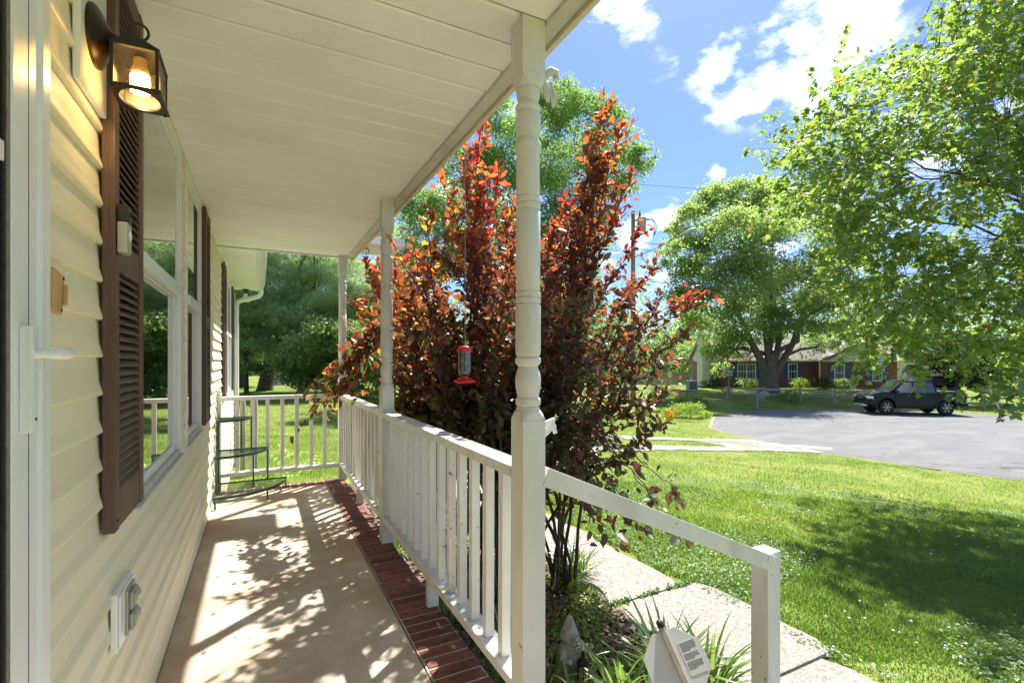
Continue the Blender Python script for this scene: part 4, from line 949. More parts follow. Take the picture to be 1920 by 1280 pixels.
# ------------------------------------------------------------------ background trees
def crown_points(clumps, n, sub=26, spread=.30):
    vol = np.array([c[3] ** 2 for c in clumps]); pr = vol / vol.sum(); P = []
    for c, q in zip(clumps, pr):
        m = int(n * q); k = max(6, int(sub)); cen = unit(k) * (rng.uniform(.45, 1.0, (k, 1)) ** .6)
        cen[:, 2] = np.where(cen[:, 2] < -.55, -cen[:, 2], cen[:, 2])
        ii = rng.integers(0, k, m); pts = cen[ii] + rng.normal(size=(m, 3)) * spread * [1, 1, .62]
        P.append(np.array(c[:3]) + pts * c[3] * np.array([1, 1, c[4] if len(c) > 4 else .85]))
    return np.concatenate(P)
def tree(name, label, cat, base, trunk_r, clumps, n, size, tmpl, mat, barkm=bark, sub=26, spread=.30, fork=.35, group=None, limbr=.3, droop=0, height=None):
    t = thing(name, label, cat, tuple(base), 0, group); b = Vector(base)
    top = Vector(max(clumps, key=lambda c: c[2])[:3]); fk = b.lerp(Vector((top.x * .5 + b.x * .5, top.y * .5 + b.y * .5, top.z)), fork)
    mb = MB(); mb.tube([Vector((0, 0, -.3)), Vector((0, 0, .15)), (fk - b) * .5 + rv(.05), fk - b], [trunk_r * 1.5, trunk_r * 1.1, trunk_r * .92, trunk_r * .8], 12)
    mb.tube([fk - b, (fk.lerp(top, .5) - b) + rv(.3), top - b], [trunk_r * .5, trunk_r * .2, .02], 8)
    mb.obj('trunk', barkm, t, smooth=True)
    lm = MB()
    nodes_ = [(fk, trunk_r * .62)]
    for c in sorted(clumps, key=lambda c: (Vector(c[:3]) - fk).length):
        cc = Vector(c[:3]); L0 = (cc - fk).length
        pn, pr_ = min(nodes_, key=lambda q: (q[0] - cc).length + .25 * (q[0] - fk).length)
        rn = max(.02, pr_ * .66) if pn is not fk else trunk_r * limbr * 1.6
        mid = pn.lerp(cc, .5) + Vector((0, 0, .10 * (cc - pn).length)) + rv(.12 * (cc - pn).length)
        lm.tube([pn - b, mid - b, cc - b], [rn * 1.15, rn * .85, rn * .6], 6); nodes_.append((cc, rn * .75))
        for k in range(6):
            e = cc + Vector(tuple(unit(1)[0])) * c[3] * .85; lm.tube([cc - b, (cc + e) / 2 + rv(.08) * c[3] - b, e - b], [rn * .4, rn * .22, .012], 4, False)
    lm.obj('branches', barkm, t, smooth=True)
    P = crown_points(clumps, n, sub, spread); m = len(P)
    D = unit(m) + [0, 0, -droop]; Nn = unit(m) * .8 + [0, 0, 1]
    T = np.clip(rng.random(m) * .8 + .2 * noiseN(P[:, 0] + 200, P[:, 2] + 200, .6, 2), 0, 1)
    o = cloud('crown', P - np.array(base), D, Nn, size * rng.uniform(.6, 1.3, m), T, tmpl, mat, t)
    return t
def CLS(lst, d, jit=0.0, sq=.85):
    out = []
    for c in lst:
        u, v, rp = c[:3]; dd_ = d + (c[3] if len(c) > 3 else random.uniform(-jit, jit)); p = W(u, v, dd_); out.append((p.x, p.y, p.z, rp * dd_ / F, sq))
    return out
def on_ground(u, d):
    p = W(u, 700, d); return (p.x, p.y, float(gz(p.x, p.y)))
# leafy tree behind the shrub
tree('gum_tree', 'tall fresh green tree rising behind the plum shrub', 'tree', on_ground(955, 22), .26,
     CLS([(1050, 190, 45), (1085, 230, 55), (1010, 240, 55), (1140, 230, 38), (1150, 290, 55), (1200, 310, 32), (1172, 350, 28), (1085, 320, 70), (960, 270, 60), (920, 330, 60), (1000, 360, 70), (1105, 390, 58), (870, 320, 45), (850, 400, 65), (930, 440, 70), (1050, 470, 75), (1118, 440, 40), (800, 420, 55), (780, 380, 40), (870, 500, 70), (980, 560, 75), (1075, 520, 50), (780, 500, 60), (1060, 600, 70), (930, 220, 40)], 22, 2.6), 95000, .15, SPRAY, gum_leaf, bark, 30, .21, .35)
# spreading shade tree before the brick house
tree('shade_tree', 'huge spreading tree with a forked trunk before the brick house', 'tree', tuple(W(1442, 729, 41)), .50,
     CLS([(1400, 375, 45), (1350, 395, 50), (1305, 425, 45), (1290, 470, 42), (1440, 400, 55), (1500, 400, 60), (1385, 450, 65), (1450, 470, 70), (1320, 520, 55), (1295, 560, 40), (1540, 430, 55), (1570, 500, 55), (1390, 540, 65), (1470, 560, 70), (1330, 590, 55), (1550, 570, 55), (1400, 610, 60), (1300, 620, 34), (1380, 655, 36), (1340, 665, 26), (1350, 695, 18), (1500, 600, 48), (1570, 640, 50), (1600, 560, 45), (1620, 480, 40), (1440, 630, 26), (1260, 470, 22), (1262, 430, 16), (1245, 500, 14), (1290, 395, 16), (1345, 358, 16), (1455, 352, 18), (1330, 370, 14)], 41, 4), 95000, .30, SPRAY, oak_leaf, bark, 20, .24, .16, limbr=.24)
st_ = [o for o in COL.objects if o.get('label', '').startswith('huge spreading tree')][0]; sb_ = W(1442, 729, 41)
for (pts_, r0_) in (([(1436, 700), (1424, 670), (1408, 640), (1390, 600), (1370, 560)], .36), ([(1441, 700), (1440, 665), (1436, 630), (1428, 580)], .30), ([(1446, 702), (1455, 668), (1462, 630), (1470, 570)], .30), ([(1450, 704), (1468, 676), (1486, 645), (1500, 600), (1520, 550)], .34), ([(1470, 668), (1500, 655), (1535, 650)], .14)):
    pp_ = [W(u, v, 41 + .2 * k) - sb_ for k, (u, v) in enumerate(pts_)]; MB().tube(pp_, [r0_ * (1 - .16 * k) for k in range(len(pp_))], 10).obj('limb', bark, st_, smooth=True)
MB().tube([Vector((0, 0, -.3)), Vector((0, 0, .1)), Vector((-.05, 0, .7)), Vector((-.02, 0, 1.4))], [.95, .75, .66, .62], 14).obj('bole', bark, st_, smooth=True)
# pines at the left
tree('pine_tree', 'soft needled pine filling the view past the end railing', 'tree', on_ground(497, 30), .42,
     CLS([(480, 500, 60), (540, 510, 65), (600, 500, 60), (660, 520, 60), (500, 570, 60), (570, 580, 65), (640, 590, 65), (700, 560, 60), (700, 640, 50), (620, 650, 55), (560, 650, 40), (520, 440, 70), (600, 430, 70), (680, 440, 65), (560, 380, 70), (640, 370, 60), (470, 620, 30), (740, 600, 55), (760, 520, 55), (590, 540, 70), (680, 600, 60), (470, 590, 45, -3), (500, 640, 42, -3), (540, 600, 48, -3), (470, 540, 50, -2), (530, 660, 30, -2), (590, 610, 50, -3), (650, 560, 50, -3)], 29, 2.5, .5), 100000, .34, NEEDLE, pine_leaf, barkd, 22, .27, .3)
tree('leafy_tree', 'light green broad leaved tree left of the pine by the downspout', 'tree', on_ground(452, 34), .25,
     CLS([(450, 560, 40), (455, 610, 45), (470, 650, 38), (440, 650, 38), (490, 640, 25), (440, 500, 40), (465, 680, 22)], 34, 1.5), 16000, .26, SPRAY, gum_leaf, barkd, 20, .25)
tree('young_tree', 'yellow green young tree between the downspout and the pine', 'tree', on_ground(462, 27), .12,
     CLS([(455, 600, 34), (470, 560, 30), (480, 640, 30), (455, 660, 30), (500, 610, 28), (520, 660, 26), (475, 690, 18), (450, 530, 30)], 27, 1.0), 15000, .17, SPRAY, gum_leaf, barkd, 20, .25)
tree('undergrowth_tree', 'low rounded dark green tree under the pine', 'tree', on_ground(650, 25), .15,
     CLS([(570, 660, 42), (620, 640, 48), (560, 700, 34), (610, 695, 42), (670, 690, 48), (730, 680, 55), (650, 650, 45), (540, 690, 28), (790, 690, 55), (700, 720, 38), (580, 720, 28), (640, 725, 28), (540, 640, 34)], 25, 1.5), 42000, .20, SPRAY, oak_leaf, barkd, 22, .25)
# far wood as a mass
P = []
for k in range(95):
    u = random.uniform(380, 2050); d = random.uniform(62, 90)
    if 1290 < u < 1700: d += 14
    p = W(u, 700, d); z0_ = float(gz(p.x, p.y)); rd = random.uniform(3.4, 6); hh = random.uniform(6, 12) * (1.15 if u < 1250 else .9)
    if 1190 < u < 1300: hh *= .62
    for q in range(3): P.append((p.x + random.uniform(-2, 2), p.y + random.uniform(-2, 2), z0_ + hh * (q + .6) / 3.2, rd * (1 - .2 * q), .8))
pp = crown_points(P, 130000, 18, .28); m = len(pp)
o = cloud('far_woods', pp, unit(m), unit(m) * .8 + [0, 0, 1], rng.uniform(.35, .9, m), rng.random(m), SPRAY, wood_leaf); o['kind'] = 'stuff'; tag(o, 'distant green woods closing the horizon', 'woods')
# dark evergreen behind the truck
tree('dark_evergreen', 'low dark evergreen tree behind the parked truck', 'tree', tuple(W(1800, 750, 34)), .2,
     CLS([(1760, 690, 26), (1800, 680, 34), (1840, 690, 34), (1870, 710, 26), (1820, 715, 22), (1780, 650, 34), (1850, 655, 34), (1900, 680, 30)], 34.5, 1.5), 16000, .20, SPRAY, darkev, barkd, 20, .3)
for (u, v, d, w_, label, mt) in [(1278, 728, 33, 14, 'small feathery green shrub left of the brick house', oak_leaf), (1325, 722, 44, 9, 'low clipped shrub at the foot of the brick house corner', oak_leaf), (1342, 724, 43.5, 11, 'dark rounded shrub right of the house corner', darkev), (1500, 725, 43, 12, 'pale green low shrub right of the tree trunk', fern_m), (1545, 724, 43, 14, 'dark shrub under the third house window', darkev), (1576, 728, 43, 12, 'clipped green shrub near the right house wall', oak_leaf), (1312, 742, 34, 12, 'wispy shrub in the grass before the house', oak_leaf), (1484, 742, 35.5, 15, 'green weedy bush growing through the rail fence', oak_leaf), (1400, 726, 43, 14, 'reddish leafy bush beside the big trunk', oak_leaf), (1232, 720, 36, 18, 'rounded green bush seen left of the trellis', gum_leaf)]:
    b = W(u, v, d); b.z = float(gz(b.x, b.y)); s = w_ * d / F
    t = thing('garden_shrub', label, 'shrub', tuple(b), 0, 'low shrubs by the brick house')
    MB().tube([(0, 0, -.05), (0, 0, s * .6)], .03, 6).obj('stem', barkd, t)
    p_ = crown_points([(0, 0, s * .75, s, .75)], 700, 14, .3); m = len(p_)
    cloud('foliage', p_, unit(m), unit(m) + [0, 0, 1], rng.uniform(.10, .2, m), rng.random(m), SPRAY, mt, t)
b = gh(1292, 783); t = thing('flowering_shrub', 'yellow green shrub sprawling beside the turning circle edge', 'shrub', tuple(b))
MB().tube([(0, 0, -.05), (.1, 0, .4)], .03, 6).obj('stem', barkd, t)
p_ = crown_points([(-.4, .2, .3, .55, .8), (.2, 0, .35, .6, .8), (.75, -.35, .15, .35, .6), (-.9, .6, .25, .4, .7)], 3200, 16, .3); m = len(p_)
cloud('foliage', p_, unit(m), unit(m) + [0, 0, 1], rng.uniform(.07, .14, m), rng.random(m), SPRAY, fern_m, t)
b = gh(1257, 792); t = thing('yellow_flowers', 'clump of yellow flowers in the lawn behind the shrub', 'flowers', tuple(b))
MB().tube([(0, 0, -.03), (0, 0, .4)], .01, 5).obj('stem', barkd, t)
p_ = crown_points([(0, 0, .35, .22, 1.5)], 260, 10, .4); m = len(p_)
cloud('petals', p_, unit(m), unit(m), rng.uniform(.06, .11, m), rng.random(m), CARD, M('yellow_petal', (.75, .50, .03), rough=.7), t)

# ------------------------------------------------------------------ brick house across the road
HZ = R(-27.2); hp = W(1334, 676, 46); pxm = 46 / F
hb = float(gz(*W(1450, 700, 44)[:2])) - .12
bh = thing('brick_house', 'low red brick house with blue shutters and grey roof behind the big tree', 'house', (hp.x, hp.y, hb), HZ)
def hx(u): return (u - 1334) * pxm
def hz_(v): return EYE - (v - HV) * pxm - hb
def brickwall_mat():
    m, t, n, l = nodes('far_brick'); out = n('ShaderNodeOutputMaterial'); b = n('ShaderNodeBsdfPrincipled'); l(b.outputs[0], out.inputs[0])
    tc_ = n('ShaderNodeTexCoord'); mp_ = n('ShaderNodeMapping'); mp_.inputs['Rotation'].default_value = (R(90), 0, 0); l(tc_.outputs['Object'], mp_.inputs[0])
    bt = n('ShaderNodeTexBrick'); l(mp_.outputs[0], bt.inputs[0]); bt.inputs['Scale'].default_value = 1; bt.inputs['Brick Width'].default_value = .215; bt.inputs['Row Height'].default_value = .075; bt.inputs['Mortar Size'].default_value = .006
    bt.inputs['Color1'].default_value = (.24, .075, .05, 1); bt.inputs['Color2'].default_value = (.15, .045, .032, 1); bt.inputs['Mortar'].default_value = (.32, .24, .19, 1)
    l(bt.outputs[0], b.inputs['Base Color']); b.inputs['Roughness'].default_value = .9; return m
fbrick = brickwall_mat()
EZ = hz_(677)
farroof = M('far_shingle', (.20, .165, .155), (.30, .255, .24), 3, .9, .4, 8)
bluep = M('blue_paint', (.012, .06, .19), (.018, .08, .24), 4, .5)
farw = M('far_white', (.70, .69, .64), (.78, .77, .72), 2, .6)
dgl = M('dark_window', (.025, .03, .03), (.06, .07, .065), 1.2, .15)
cream = M('far_cream', (.62, .56, .40), (.68, .62, .47), 2, .6)
MB().box(0, hx(1525), 0, 5.2, 0, EZ).obj('wall', fbrick, bh)
MB().box(hx(1525), hx(1668), -.9, 5.2, 0, EZ - .003).obj('wall', fbrick, bh)
RZ = hz_(634)
mb = MB(); e = .35; x0_, x1_, x2_ = -.3, hx(1525), hx(1672)
mb.add([(x0_, -e, EZ - .02), (x2_, -e, EZ - .02), (x2_, 2.6, RZ), (x0_, 2.6, RZ), (x0_, 5.6, EZ), (x2_, 5.6, EZ), (x0_, -e, EZ + .1), (x2_, -e, EZ + .1), (x2_, 2.6, RZ + .13), (x0_, 2.6, RZ + .13), (x0_, 5.6, EZ + .12), (x2_, 5.6, EZ + .12)],
       [(0, 1, 2, 3), (3, 2, 5, 4), (6, 7, 8, 9), (9, 8, 11, 10), (0, 1, 7, 6), (4, 5, 11, 10), (0, 6, 9, 3), (3, 9, 10, 4), (1, 7, 8, 2), (2, 8, 11, 5)])
mb.obj('roof', farroof, bh)
MB().prism([(hx(1520), EZ + .02), (hx(1674), EZ + .02), (hx(1597), hz_(640))], -1.25, 2.0, 'y').obj('roof', farroof, bh)
MB().prism([(hx(1535), EZ + .03), (hx(1658), EZ + .03), (hx(1597), hz_(646))], -1.27, -1.25, 'y').obj('gable', cream, bh)
MB().prism([(hx(1420), EZ + .02), (hx(1480), EZ + .02), (hx(1450), hz_(652))], -.6, 1.5, 'y').obj('gable', cream, bh)
MB().prism([(0.02, EZ), (5.18, EZ), (2.6, RZ - .05)], -.02, .03, 'x').obj('gable', farw, bh)
MB().bar((x0_, -e, EZ + .02), (x0_, 2.6, RZ + .05), .05, .2).bar((x0_, 5.6, EZ + .02), (x0_, 2.6, RZ + .05), .05, .2).obj('rake_board', cream, bh)
MB().box(x0_, x1_, -e - .12, -e, EZ - .04, EZ + .10).box(x1_, x2_, -1.37, -1.25, EZ - .04, EZ + .09).obj('gutter', cream, bh)
ch = MB().box(-.75, -.02, .3, 1.6, 0, hz_(628)).obj('chimney_chase', farw, bh)
MB().box(-.8, .03, .25, 1.65, hz_(628), hz_(626)).obj('chimney_cap', farroof, bh)
MB().box(hx(1338), hx(1340), -.08, 0, 0, EZ).box(hx(1524), hx(1526), -.98, -.9, 0, EZ).obj('downspout', cream, bh)
def hwin(u0, u1, v0, v1, yf, mull=1, sh=True, swid=7):
    w = link('window', None, bh); a, b, c, d = hx(u0), hx(u1), hz_(v1), hz_(v0); f = .09
    MB().box(a, b, yf - .06, yf, c, c + f).box(a, b, yf - .06, yf, d - f, d).box(a, a + f, yf - .06, yf, c + f, d - f).box(b - f, b, yf - .06, yf, c + f, d - f).obj('frame', farw, w)
    m = MB()
    for k in range(1, mull): x = a + (b - a) * k / mull; m.box(x - .05, x + .05, yf - .055, yf, c + f, d - f)
    zm = (c + d) / 2; m.box(a + f, b - f, yf - .05, yf, zm - .03, zm + .03)
    for k in range(mull):
        xa = a + (b - a) * k / mull; xb = a + (b - a) * (k + 1) / mull
        for q in (1, 2): x = xa + (xb - xa) * q / 3; m.box(x - .012, x + .012, yf - .045, yf, c + f, d - f)
    m.obj('glazing_bar', farw, w)
    MB().box(a + f, b - f, yf - .03, yf - .01, c + f, d - f).obj('pane', dgl, w)
    if sh:
        for xa, xb in ((hx(u0 - swid), a - .02), (b + .02, hx(u1 + swid))): MB().box(xa, xb, yf - .05, yf, c + .02, d - .02).obj('blue_shutter', bluep, bh)
hwin(1382, 1417, 681, 711, 0, 2); hwin(1477, 1495, 681, 711, 0, 1); hwin(1552, 1571, 682, 714, -.9, 1, True, 9); hwin(1622, 1640, 682, 714, -.9, 1, True, 9)

ac = W(1297, 713, 42)
t = thing('air_conditioner', 'grey outdoor air conditioner unit beside the white chimney chase', 'air conditioner', (ac.x, ac.y, float(gz(ac.x, ac.y))), HZ)
gm = M('ac_grey', (.20, .22, .24), (.28, .30, .32), 8, .5)
MB().box(-.38, .38, -.38, .38, 0, .05).obj('base', farw, t); MB().box(-.36, .36, -.36, .36, .05, .78).obj('cabinet', gm, t, bevel=.02)
for k in range(9): MB().box(-.3, .3, -.372, -.362, .1 + k * .07, .13 + k * .07).obj('louver', blackm, t)
MB().box(-.37, .37, -.37, .37, .78, .83).obj('lid', farw, t, bevel=.01)
# trellis patio left of it
pg = W(1270, 715, 47); t = thing('pergola', 'small timber pergola beside the brick house gable', 'pergola', (pg.x, pg.y, float(gz(pg.x, pg.y))), HZ)
MB().box(-1.5, -1.4, 0, .1, 0, 2.4).obj('post', greywood, t); MB().box(1.2, 1.3, 0, .1, 0, 2.4).obj('post', greywood, t); MB().box(-.1, 0, 2, 2.1, 0, 2.4).obj('post', greywood, t)
for k in range(8): MB().box(-1.8 + k * .45, -1.72 + k * .45, -.3, 2.4, 2.46 + .0, 2.56).obj('rafter', polewood, t)
MB().box(-1.9, 1.6, 0, .1, 2.4, 2.46).box(-1.9, 1.6, 2, 2.1, 2.4, 2.46).obj('beam', polewood, t)
fw = W(1225, 712, 50); t = thing('board_fence', 'weathered board fence left of the brick house', 'fence', (fw.x, fw.y, float(gz(fw.x, fw.y))), HZ)
for k in range(34): MB().box(-3.0 + k * .2, -2.83 + k * .2, 0, .03, 0, 1.25 + .03 * random.random()).obj('board', greywood, t)
MB().box(-3, 3.7, .03, .08, .3, .4).box(-3, 3.7, .03, .08, .95, 1.05).obj('rail', greywood, t)

# birdhouse
bp = W(1367, 732, 37); bz_ = float(gz(bp.x, bp.y)); t = thing('birdhouse', 'grey wooden birdhouse on a post before the brick house', 'birdhouse', (bp.x, bp.y, bz_), HZ)
MB().box(-.05, .05, -.05, .05, 0, 1.75).obj('post', polewood, t)
MB().prism([(-.2, 1.75), (.2, 1.75), (.17, 2.1), (-.17, 2.1)], -.16, .16, 'y').obj('box', greywood, t)
MB().prism([(-.28, 2.05), (0, 2.36), (.28, 2.05), (.28, 2.10), (0, 2.42), (-.28, 2.10)], -.22, .22, 'y').obj('roof', greywood, t)
MB().lathe([(.05, -.163), (.05, -.162)], (0, 0, 1.93), 10, axis='y').obj('hole', blackm, t)
# mailbox
b = gh(1420, 767); t = thing('mailbox', 'green mailbox on a wooden post across the turning circle', 'mailbox', tuple(b), HZ)
MB().box(-.055, .055, -.055, .055, 0, 1.42).obj('post', greywood, t, bevel=.01)
MB().box(-.15, .75, -.05, .05, .86, .93).bar((.0, 0, .55), (.38, 0, .87), .06, .06).obj('arm', greywood, t)
prf = [(-.11, 0), (.11, 0), (.11, .14)] + [(.11 * math.cos(a), .14 + .10 * math.sin(a)) for a in np.linspace(0, math.pi, 9)[1:]]
m_ = MB().prism([(x, z + .935) for x, z in prf], .10, .68, 'x').obj('box', M('mailbox_green', (.16, .30, .26), (.20, .35, .30), 4, .4), t, bevel=.004)
MB().box(.681, .69, -.10, .10, .95, 1.15).obj('door', farw, t); MB().box(.3, .33, -.125, -.115, 1.0, 1.25).obj('flag', redp, t)

# split rail fence
t = thing('rail_fence', 'grey weathered two rail fence along the far side of the road', 'fence', (0, 0, 0))
fpts = [(1364, 37.0), (1432, 36.6), (1500, 36.0), (1565, 35.2), (1632, 34.3), (1700, 33.4), (1775, 32.5), (1845, 31.6), (1915, 30.8), (1990, 30)]
pv = None
for (u, d) in fpts:
    p = W(u, 700, d); z = float(gz(p.x, p.y)); q = Vector((p.x, p.y, z))
    MB().box(q.x - .07, q.x + .07, q.y - .07, q.y + .07, z - .1, z + .98).obj('post', greywood, t, bevel=.01)
    if pv is not None:
        for h_ in (.42, .80): MB().bar(pv + Vector((0, 0, h_ + random.uniform(-.03, .03))), q + Vector((0, 0, h_ + random.uniform(-.03, .03))), .05, .12).obj('rail', greywood, t)
    pv = q
t = thing('leaning_pole', 'pale pole leaning beside the dark evergreen', 'pole', tuple(gh(1876, 772)))
MB().tube([(0, 0, 0), (-.5, .3, 1.3)], .04, 6).obj('shaft', farw, t)
# small pale shed at the far right and beige house piece behind the truck
sp = W(1900, 720, 40); t = thing('garden_shed', 'pale grey shed behind the rail fence at far right', 'shed', (sp.x, sp.y, float(gz(sp.x, sp.y))), HZ)
for k in range(14): MB().box(-1.6 + k * .24, -1.37 + k * .24, 0, .04, 0, 2.3).obj('board', farw, t)
MB().box(-1.6, 1.75, .04, 2.4, 0, 2.3).obj('wall', cream, t); MB().prism([(-.2, 2.3), (2.6, 2.3), (1.2, 3.1)], -1.8, 1.95, 'x').obj('roof', farroof, t)
sp = W(1682, 720, 52); t = thing('beige_house', 'beige house corner showing between the brick house and the truck', 'house', (sp.x, sp.y, float(gz(sp.x, sp.y))), HZ)
MB().box(-.6, 6, 0, 5, 0, 2.5).obj('wall', cream, t); MB().prism([(-.4, 2.5), (5.4, 2.5), (2.5, 4.2)], -1, 6.4, 'x').obj('roof', farroof, t)
MB().box(1, 2, -.03, 0, .9, 2).obj('window', dgl, t)

# ------------------------------------------------------------------ utility pole, lamp and wires
pb = W(1187, 700, 35); pz = float(gz(pb.x, pb.y)); PT = W(1187, 385, 35)
up = thing('utility_pole', 'brown wooden utility pole with a grey transformer behind the shrub', 'utility pole', (pb.x, pb.y, pz), HZ)
HT = 13.6
MB().tube([(0, 0, -.3), (0, 0, HT * .5), (0, 0, HT)], [.19, .16, .13], 12).obj('shaft', polewood, up, smooth=True)
tz = EYE - (420 - HV) * 35 / F - pz
tm = M('transformer_grey', (.30, .38, .38), (.36, .44, .44), 3, .45)
MB().lathe([(.27, -.48), (.30, -.44), (.30, .40), (.33, .42), (.30, .46), (.1, .52)], (.62, 0, tz), 20).obj('transformer', tm, up, smooth=True)
MB().bar((.1, 0, tz + .25), (.35, 0, tz + .25), .08, .10).bar((.1, 0, tz - .2), (.35, 0, tz - .2), .08, .10).obj('mount', tm, up)
MB().lathe([(.05, .5), (.09, .56), (.05, .62), (.09, .68), (.05, .74), (.03, .95)], (.48, 0, tz), 10).obj('insulator', rubber, up, smooth=True)
for k in range(3): MB().tube([(.85, 0, tz + .3), (1.3 + .1 * k, 0, tz + .45 - .1 * k), (1.55 + .12 * k, 0, tz - .2), (1.45, 0, tz - .9)], .022, 5).obj('cable', rubber, up)
sla = W(1188, 483, 35); slb = W(1305, 428, 33)
sl_ = thing('street_light', 'grey street light on a long arm from the utility pole', 'street light', tuple(sla))
v_ = slb - sla
MB().tube([(0, 0, 0), v_ * .4 + Vector((0, 0, -.1)), v_ * .8], [.035, .03, .03], 8).obj('arm', M('galvanised', (.45, .47, .47), rough=.4, metal=.3), sl_, smooth=True)
MB().tube([v_ * .74, v_ * .80, v_ * .93, v_ * 1.0], [.05, .11, .14, .06], 10).obj('lamp_head', bpy.data.materials['galvanised'], sl_, smooth=True)
def wire(a, b, sag, label, r=.014):
    pts = [a.lerp(b, k / 14) - Vector((0, 0, sag * 4 * (k / 14) * (1 - k / 14))) for k in range(15)]
    o = thing('power_line', label, 'cable', tuple(pts[0]), 0, 'overhead lines from the utility pole')
    MB().tube([p - pts[0] for p in pts], r, 5).obj('cable', M('wire_grey', (.12, .12, .12)) if 'wire_grey' not in bpy.data.materials else bpy.data.materials['wire_grey'], o)
def onpole(v): return W(1187, v, 35)
wire(onpole(345), W(2300, 400, 33), .3, 'highest thin wire crossing the open sky to the right', .012)
wire(onpole(452), W(2300, 560, 33), .4, 'upper insulated line crossing before the shade tree', .02)
wire(onpole(464), W(2300, 640, 35), .5, 'second line just under the upper insulated line', .016)
wire(onpole(524), W(2200, 590, 30), .4, 'thick low line passing in front of the shade tree', .028)
wire(onpole(520), W(100, 560, 25), .5, 'line running left across the dark pine', .02)
wire(W(1400, 470, 60), W(100, 420, 24), .9, 'upper line crossing the pine near the roof corner', .016)

